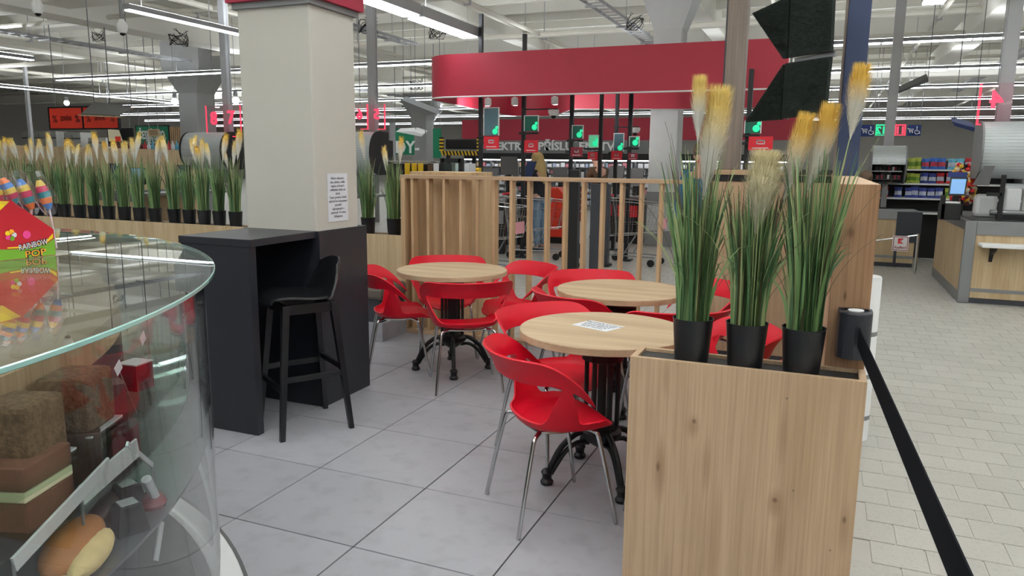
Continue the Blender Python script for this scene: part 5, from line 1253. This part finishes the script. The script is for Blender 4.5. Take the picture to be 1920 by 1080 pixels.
for ch, x0, x1, mt, lab in (('12', 1641, 1663, 'glowgreen', 'glowing green mirrored lane number twelve'), ('11', 1677, 1699, 'glowpink', 'glowing red lane number eleven')):
    a, b = at(x0, 254, y=yS), at(x1, 235, y=yS); t = thing('lane_number', lab, 'sign', ((a.x+b.x)/2, yS, a.z)); w_ = b.x-a.x; h = b.z-a.z
    text(ch, h*.95, M[mt], t, (0, 0, h*.5), (1, 0, 0), ext=.015, mirror=True, bold=.012)
    mb = MB()
    for p, q in (((-w_/2, 0, 0), (-w_/2+.03, .03, h)), ((w_/2-.03, 0, 0), (w_/2, .03, h)), ((-w_/2, 0, h*.98), (w_/2, .03, h+.03)), ((-w_/2, 0, 0), (w_/2, .03, .03))): mb.box(p, q)
    mb.build('glowing_edge', M[mt], t)
    MB().box((-w_/2, .04, 0), (w_/2, .05, h)).build('acrylic_plate', M['neon'], t); hang(t, w_, h)
# store sign on the barrier between the tills
p = at(1660, 470, y=12.); 
t = thing('store_sign', 'white framed store sign with red emblem on the low barrier', 'sign', (at(1687, 470, y=12.).x, 12., 0))
q0, q1 = at(1671, 470, y=12.), at(1704, 443, y=12.); ox = t.location.x; zb, zt = q0.z, q1.z; w_ = (q1.x-q0.x)/2
MB().box((-w_, 0, zb), (w_, .012, zt)).build('plate', M['white'], t)
mb = MB()
for a, b in (((-w_+.01, -.003, zb+.01), (w_-.01, 0, zb+.018)), ((-w_+.01, -.003, zt-.018), (w_-.01, 0, zt-.01)), ((-w_+.01, -.003, zb+.01), (-w_+.018, 0, zt-.01)), ((w_-.018, -.003, zb+.01), (w_-.01, 0, zt-.01))): mb.box(a, b)
mb.build('red_border', M['winered'], t)
def kmark(tt, x, y_, z, s, nm='emblem'):
    g = s*.05; mb = MB(); d = (0, .004, 0)
    for u, v in ((0, 0), (0, 1)): mb.prism([(x-s*.5, y_, z-s*.5+v*s*.52), (x-s*.02, y_, z-s*.5+v*s*.52), (x-s*.02, y_, z-s*.5+v*s*.52+s*.48), (x-s*.5, y_, z-s*.5+v*s*.52+s*.48)], d)
    mb.prism([(x+s*.03, y_, z+s*.5), (x+s*.5, y_, z+s*.5), (x+s*.03, y_, z+s*.04)], d).prism([(x+s*.03, y_, z-s*.5), (x+s*.5, y_, z-s*.5), (x+s*.03, y_, z-s*.04)], d)
    mb.build(nm, M['redsign'], tt)
kmark(t, 0, -.005, (zb+zt)/2+.035, w_*.7)
text('Kaufland', .05, M['winered'], t, (0, -.003, zb+.052), (1, 0, 0), ext=.001, maxw=w_*1.35, bold=.001)
MB().tube([(-.5, .02, zb+.1), (.22, .02, zt+.02)], .012, 8).tube([(-.5, .02, zb+.06), (-.5, .02, 0)], .02, 8).tube([(.22, .02, zt+.04), (.22, .02, 0)], .02, 8).build('barrier_rail', M['chrome'], t)
p0, p1 = at(745, 428, y=7.2), at(757, 407, y=7.2)
t, w_, h = panel('store_sign', 'small white framed store sign beside the slatted screen, partly hidden', 'sign', 735, 429, 757, 408, 7.2, M['white'], .012); kmark(t, 0, -.004, h*.55, h*.45)
for sx in (-1, 1): MB().tube([(sx*w_*.4, .02, -t.location.z), (sx*w_*.4, .02, h)], .01, 6).build('stand_leg', M['chrome'], t)
# till equipment on the right counter
Y = 10.1; zt = .9152
def on_counter(name, label, cat, px, y=Y, rz=0): return thing(name, label, cat, (at(px, 400, y=y).x, y, zt), rz)
t = on_counter('till_monitor', 'tilted till monitor with pale blue screen on the right counter', 'monitor', 1790)
p, q = at(1772, 363, y=Y), at(1806, 336, y=Y); w_ = (q.x-p.x)/2
MB().hexa([(-w_, 0, p.z-zt-.02), (w_, 0, p.z-zt-.02), (w_, .03, p.z-zt-.02), (-w_, .03, p.z-zt-.02)], [(-w_+.02, .1, q.z-zt+.02), (w_+.03, .1, q.z-zt+.02), (w_+.03, .13, q.z-zt+.02), (-w_+.02, .13, q.z-zt+.02)]).build('casing', M['iron'], t)
MB().hexa([(-w_+.012, -.004, p.z-zt), (w_-.012, -.004, p.z-zt), (w_-.012, .003, p.z-zt), (-w_+.012, .003, p.z-zt)], [(-w_+.03, .086, q.z-zt), (w_+.01, .086, q.z-zt), (w_+.01, .095, q.z-zt), (-w_+.03, .095, q.z-zt)]).build('screen', M['screen'], t)
MB().box((-.03, .06, 0), (.03, .1, p.z-zt)).build('stand', M['iron'], t)
MB().box((-w_*1.1, .11, q.z-zt+.02), (w_*1.2, .13, q.z-zt+.08)).build('top_label', M['blue'], t)
t = on_counter('receipt_printer', 'black boxy printer under the till monitor', 'printer', 1783, Y-.2); MB().box((-.11, 0, 0), (.1, .2, .19)).build('body', M['iron'], t, bevel=.01); MB().box((-.09, .02, .19), (.08, .18, .205)).build('lid', M['white'], t)
t = on_counter('terminal_pole', 'thin black pole left of the till monitor', 'pole', 1766, Y-.2); MB().box((-.025, 0, 0), (.025, .05, .28)).build('pole', M['iron'], t)
t = on_counter('display_pole', 'black upright pole with arm in front of the shutter cabinet', 'pole', 1875, Y-.1); MB().box((-.022, 0, 0), (.022, .04, .52)).build('pole', M['iron'], t); MB().box((-.15, 0, .28), (.0, .03, .32)).build('arm', M['iron'], t); MB().hexa([(-.3, 0, .4), (-.14, 0, .4), (-.14, .03, .4), (-.3, .03, .4)], [(-.2, 0, .62), (-.1, 0, .62), (-.1, .03, .62), (-.2, .03, .62)]).build('customer_display', M['graydk'], t)
t = on_counter('till_backboard', 'white rounded till housing behind the thin poles', 'housing', 1848, Y+.5); MB().box((-.12, 0, 0), (.12, .2, .28)).build('housing', M['white'], t, bevel=.05)
t = on_counter('bag_dispenser', 'white roll dispenser beside the display pole', 'dispenser', 1897, Y+.3); MB().box((-.08, 0, 0), (.08, .14, .36)).build('housing', M['white'], t, bevel=.02); MB().tube([(-.1, .05, .38), (.1, .05, .38)], .04, 12).build('roll', M['foil'], t)
t = on_counter('scanner_bar', 'grey cylindrical bar lying on the right counter', 'scanner', 1905, Y+.15); MB().tube([(-.26, 0, .08), (.22, 0, .08)], .035, 12).build('bar', M['steel'], t); MB().box((-.2, -.03, 0), (.2, .03, .06)).build('base', M['iron'], t)
# sweets stand
y = 10.9; p = at(1774, 355, y=y)
t = thing('sweets_stand', 'orange and red sweets stand left of the till monitor', 'stand', (max(p.x, 1.62), y, 0)); MB().tube([(0, 0, .9152), (0, 0, 1.55)], .02, 8).build('pole', M['iron'], t)
mb = MB(); cs = [M['redsign'], M['yellow'], M['maroon'], M['creamc']]
for i in range(150):
    a = rnd.random()*6.28; z_ = rnd.uniform(1.05, 1.56); r_ = .13*math.sqrt(max(.1, 1-((z_-1.3)/.36)**2)); mb.cur = rnd.randrange(4); mb.ball((r_*math.cos(a), r_*math.sin(a), z_), .028, 6, 4)
stuff(mb.build('wrapped_sweets', cs, t)); MB().lathe([(.14, 1.28), (.15, 1.3), (.15, 1.36), (.14, 1.38)], n=16).build('orange_band', M['orange'], t)
# chip shelves
yB = 13.6
xs0, xs1 = at(1640, 340, y=yB).x, at(1920, 340, y=yB).x
zs = [at(1700, 317, y=yB).z, at(1700, 343.5, y=yB).z, at(1700, 371, y=yB).z, at(1700, 398, y=yB).z]
t = thing('chip_shelf', 'shelving unit filled with crisp bags behind the right tills', 'shelving', ((xs0+xs1)/2, yB+.3, 0)); hw = (xs1-xs0)/2
MB().box((-hw, .25, 0), (hw, .3, zs[0]+.14)).build('back_panel', M['iron'], t)
for z_ in zs: MB().box((-hw, -.3, z_-.025), (hw, .25, z_)).build('shelf', M['white'], t)
for s in (-1, 1): MB().box((s*hw-.02, -.28, 0), (s*hw+.02, .28, zs[0]+.14)).build('upright', M['graymid'], t)
def bag_mesh(cl, band):
    mb = MB(); nz = 8; vs = []
    for i in range(nz+1):
        q = i/nz; th = .045*math.sin(math.pi*min(max(q, .0), 1))**.6+.002; wv = .095*(1-.12*math.sin(math.pi*q)+(.05 if i in (0, nz) else 0))
        vs.append((wv, th, q*.19))
    for i in range(nz):
        (w0, t0, z0), (w1, t1, z1) = vs[i], vs[i+1]; mb.cur = 1 if 2 <= i <= 4 else 0
        mb.add([(-w0, 0, z0), (0, -t0, z0), (w0, 0, z0), (0, t0, z0), (-w1, 0, z1), (0, -t1, z1), (w1, 0, z1), (0, t1, z1)], [(0, 1, 5, 4), (1, 2, 6, 5), (2, 3, 7, 6), (3, 0, 4, 7)])
    return mb.mesh('crisp_bag', [cl, band])
M['limeband'] = mat('bag_band_green', rgb(120, 160, 60), .35); M['redband'] = mat('bag_band_red', rgb(200, 70, 90), .35); M['whband'] = mat('bag_band_white', rgb(214, 220, 236), .35); M['cyan'] = mat('bag_cyan', rgb(110, 190, 220), .35); M['redbag'] = mat('bag_red', rgb(200, 50, 60), .35)
BG = {'lime': bag_mesh(M['lime'], M['limeband']), 'blue': bag_mesh(M['bagblue'], M['redband']), 'navy': bag_mesh(M['bagnavy'], M['whband']), 'cyan': bag_mesh(M['cyan'], M['whband']), 'red': bag_mesh(M['redbag'], M['whband'])}
rows = [['lime', 'lime', None, None, 'lime', 'lime', 'blue', 'blue', 'blue', 'cyan', 'cyan', 'red'], [None, 'cyan', 'cyan', 'lime', 'lime', 'lime', 'navy', 'navy', 'red', 'red', 'red', 'cyan'], ['red', 'red', None, 'navy', 'navy', 'navy', 'navy', 'navy', 'navy', 'lime', 'lime', 'red']]
rn = ['top', 'middle', 'lowest']; cn = {'lime': 'lime green', 'blue': 'bright blue', 'navy': 'violet blue', 'cyan': 'pale cyan', 'red': 'red'}; cnt = {}
px_l = [1647, 1661, 1676, 1686, 1706, 1717, 1732, 1748, 1763, 1781, 1797, 1813]
for k, row in enumerate(rows):
    for i, c in enumerate(row):
        if not c: continue
        zb = zs[k] if k < 3 else 0; p = at(px_l[i], 340, y=yB+.1); n_ = cnt[(k, c)] = cnt.get((k, c), 0)+1
        o = link('crisp_bag', BG[c], None, loc=(p.x, yB+.1+rnd.uniform(-.02, .02), zb)); sc = (.19, .165, .175)[k]/.19; o.scale = (.6, 1, sc*rnd.uniform(.88, 1.06)); o.rotation_euler = (R(-6), 0, rnd.uniform(-.15, .15))
        tag(o, '%s crisp bag, %s of its colour on the %s visible shelf' % (cn[c], ordn[n_-1], rn[k]), 'snack', 'crisp bags on the shelf')
# left part of the shop
t = thing('oak_wall', 'long oak clad wall far behind the row of grasses', 'wall', (0, 0, 0))
a, b = at(-60, 268, y=8.2), at(378, 284, y=15.)
for v in (a, b): v.z = 0
d = (b-a); n_ = 14; nn = Vector((-d.y, d.x, 0)).normalized()*.06
ha, hb = at(0, 269, y=8.2).z, at(370, 283, y=15.).z; hh_ = (ha+hb)/2
for i in range(n_): p, q = a+d*(i/n_)+d*.0006, a+d*((i+1)/n_)-d*.0006; MB().prism([p, q, q+nn, p+nn], (0, 0, hh_)).build('wall_panel', M['oakpale'], t)
t, w_, h = panel('discount_sign', 'orange twin panel discount sign hanging at the left', 'sign', 95, 241, 219, 200, 12.4, M['orange'], .05, frame=M['iron']); hang(t, w_, h)
MB().box((-.02, -.012, 0), (.02, 0, h)).build('centre_bar', M['iron'], t)
for s in (-1, 1):
    text('ZLEVNĚNO', .15, M['iron'], t, (s*w_*.25, -.003, h*.47), (1, 0, 0), ext=.001, maxw=w_*.17)
    for q in (-.17, .17): text('%', .24, M['iron'], t, (s*w_*.25+q*w_, -.003, h*.45), (1, 0, 0), ext=.001)
p = at(195, 205, y=10.)
t = thing('hanging_panel', 'tilted beige and dark hanging panel overlapping the orange sign', 'sign', p); 
A_, B_, C_, D_ = [at(px, py, y=y) for px, py, y in ((152, 213, 9.7), (222, 216, 9.7), (246, 200, 10.6), (176, 191, 10.6))]
MB().prism([A_-p, B_-p, C_-p, D_-p], (0, 0, -.02)).build('dark_face', M['graydk'], t)
for q0, q1 in ((A_, B_), (D_, C_)): MB().bar(q0-p+Vector((0, 0, -.03)), q1-p+Vector((0, 0, -.03)), .12, .02).build('beige_edge', M['oakpale'], t)
for q in (C_, D_): MB().box((q.x-p.x-.008, q.y-p.y, q.z-p.z), (q.x-p.x+.008, q.y-p.y+.012, ZC-p.z)).build('suspension_rod', M['graymid'], t)
t, w_, h = panel('green_banner', 'green wall banner with white lettering left of the stout column', 'sign', 257, 270, 315, 236, 21., M['green'], .06, frame=M['iron']); hang(t, w_, h)
text('ČESKÉ PIVO,', .42, M['white'], t, (0, -.01, h*.48), (1, 0, 0), ext=.004, maxw=w_*.84, bold=.012); text('PRE KONTO', .3, M['white'], t, (w_*.06, -.01, h*.18), (1, 0, 0), ext=.004, maxw=w_*.5, bold=.01)
t, w_, h = panel('small_notice', 'small beige notice hanging before the green banner', 'notice', 278, 256, 298, 242, 18., M['oakpale'], .02); hang(t, w_, h)
for i in range(4): MB().box((-w_*.4, -.004, h*(.2+.18*i)), (w_*.4, 0, h*(.27+.18*i))).build('print_line', M['tan'], t)
t, w_, h = panel('drink_poster', 'dark poster with beige and orange areas above the grasses', 'poster', 203, 275, 248, 240, 21., M['iron'], .06); hang(t, w_, h)
MB().prism([(-w_/2+.05, -.004, h*.3), (w_*.1, -.004, h*.3), (-w_*.02, -.004, h*.9), (-w_/2+.05, -.004, h*.95)], (0, .003, 0)).build('beige_field', M['creamc'], t); MB().box((-w_*.2, -.006, h*.25), (w_*.02, -.001, h*.55)).build('orange_field', M['orange'], t)
t = thing('slat_wall', 'light wooden upright slats beside the green banner', 'wall', (at(332, 265, y=21.).x, 21., 0)); wv = at(345, 265, y=21.).x-at(318, 265, y=21.).x; z0, z1 = at(332, 270, y=21.).z, at(332, 238, y=21.).z
MB().box((-wv/2, .05, 0), (wv/2, .1, z1)).build('backing', M['iron'], t)
for i in range(7): MB().box((-wv/2+wv*(i+.15)/7, 0, 0), (-wv/2+wv*(i+.8)/7, .05, z1)).build('slat', M['oakslat'], t)
for i, (x0, y0, x1, y1, y) in enumerate(((46, 300, 104, 246, 26.), (124, 300, 150, 248, 26.), (168, 300, 198, 258, 26.))):
    t, w_, h = panel('freezer_cabinet', ('white upright cabinet at the far left under the orange sign', 'white upright cabinet in the middle under the orange sign', 'low white upright cabinet right of the other two')[i], 'cabinet', x0, y0, x1, y1, y, M['white'], .6)
    zz = t.location.z; MB().box((-w_/2, 0, -zz), (w_/2, .6, 0)).build('base', M['white'], t)
    MB().box((-.012, -.012, -zz+.2), (.012, 0, h-.1)).build('door_gap', M['graymid'], t); MB().box((-w_/2, -.02, h*.75), (w_/2, 0, h*.8)).build('rail', M['graymid'], t)
mb = MB()
# bottles and packs on the shelf under the posters
t = thing('bottle_shelf', 'dark shelf of red bottles under the poster far behind the grasses', 'shelving', (at(240, 280, y=20.).x, 20., 0)); z0 = at(240, 283, y=20.).z
MB().box((-.9, 0, 0), (2.6, .4, z0)).build('unit', M['iron'], t)
for i in range(18):
    x = -.85+i*.19; cl = M['maroon'] if i < 8 else (M['white'], M['cyan'], M['redbag'])[i % 3]
    o = MB().lathe([(.0, 0), (.06, .005), (.065, .2), (.025, .28), (.022, .36), (.0, .365)], n=10, cap=False).build('bottle', cl, loc=(t.location.x+x, 20.15, z0), smooth=True)
    tag(o, ('dark red' if i < 8 else 'pale') + ' bottle on the far shelf, %s of that colour from the left' % ordn[i if i < 8 else i-8], 'bottle', 'bottles on the far shelf')
for px0, px1, py, y, lab, c in ((245, 268, 330, 9.2, 'small pale blue screen among the grasses, right of three', 'screen'), (333, 352, 325, 9.6, 'dark blue screen among the grasses, near the shutter cabinet', 'screendk'), (208, 222, 322, 9.4, 'tiny dark screen seen between the grasses', 'screendk')):
    t, w_, h = panel('till_screen', lab, 'screen', px0, py+14, px1, py-14, y, M[c], .03); MB().box((-.03, .03, -t.location.z), (.03, .08, h*.5)).build('stand', M['iron'], t); MB().box((-w_/2-.012, .005, -.012), (w_/2+.012, .035, h+.012)).build('casing', M['iron'], t)
# hanging panels
for pts, lab, y, mt in (([(1664, 181), (1672, 180), (1741, 153), (1740, 147)], 'dark slanted screen hanging above the right tills', 14., 'graydk'), ([(1785, 228), (1790, 236), (1826, 247), (1829, 240)], 'small tilted blue and white hanging sign by the shutter cabinet', 15., 'blue'), ([(748, 191), (752, 187), (820, 214), (800, 217)], 'grey tilted hanging panel left of the canopy', 16., 'graymid'), ([(742, 247), (775, 246), (793, 252), (790, 256)], 'pale tilted hanging panel over the green letters', 17., 'white')):
    P_ = [at(px, py, y=y) for px, py in pts]; o = P_[0]; t = thing('hanging_panel', lab, 'sign', o)
    MB().prism([q-o for q in P_], (.0, .25, .1)).build('panel', M[mt], t)
    for q in (P_[1], P_[2]): MB().box((q.x-o.x-.006, .12, q.z-o.z), (q.x-o.x+.006, .13, ZC-o.z)).build('suspension_rod', M['graymid'], t)
for px, py, y, lab in ((229, 50, 8., 'white dome camera hanging on a pole at the upper left'), (70, 12, 7., 'white dome camera at the upper left corner')):
    p = at(px, py, y=y); t = thing('dome_camera', lab, 'camera', p); MB().lathe([(.0, -.1), (.05, -.085), (.07, -.04), (.075, .02), (.03, .1), (.0, .11)], n=18, cap=False).build('housing', M['white'], t, smooth=True); MB().ball((0, 0, -.085), .04).build('lens', M['iron'], t); MB().tube([(0, 0, .08), (0, 0, ZC-p.z)], .025, 8).build('pole', M['graymid'], t)
p = at(57, 316, y=6.6)
t = thing('shelf_sign', 'small brown rounded sign peeking through the grasses at the far left', 'sign', (p.x, 6.6, 0))
MB().box((-.075, 0, p.z-.06), (.075, .012, p.z+.06)).build('plate', M['tan'], t, bevel=.005); MB().box((-.05, -.002, p.z-.03), (.05, 0, p.z-.02)).box((-.05, -.002, p.z+.0), (.05, 0, p.z+.01)).build('print_lines', M['paper'], t); MB().box((-.01, .002, 0), (.01, .01, p.z-.06)).build('stick', M['tan'], t)
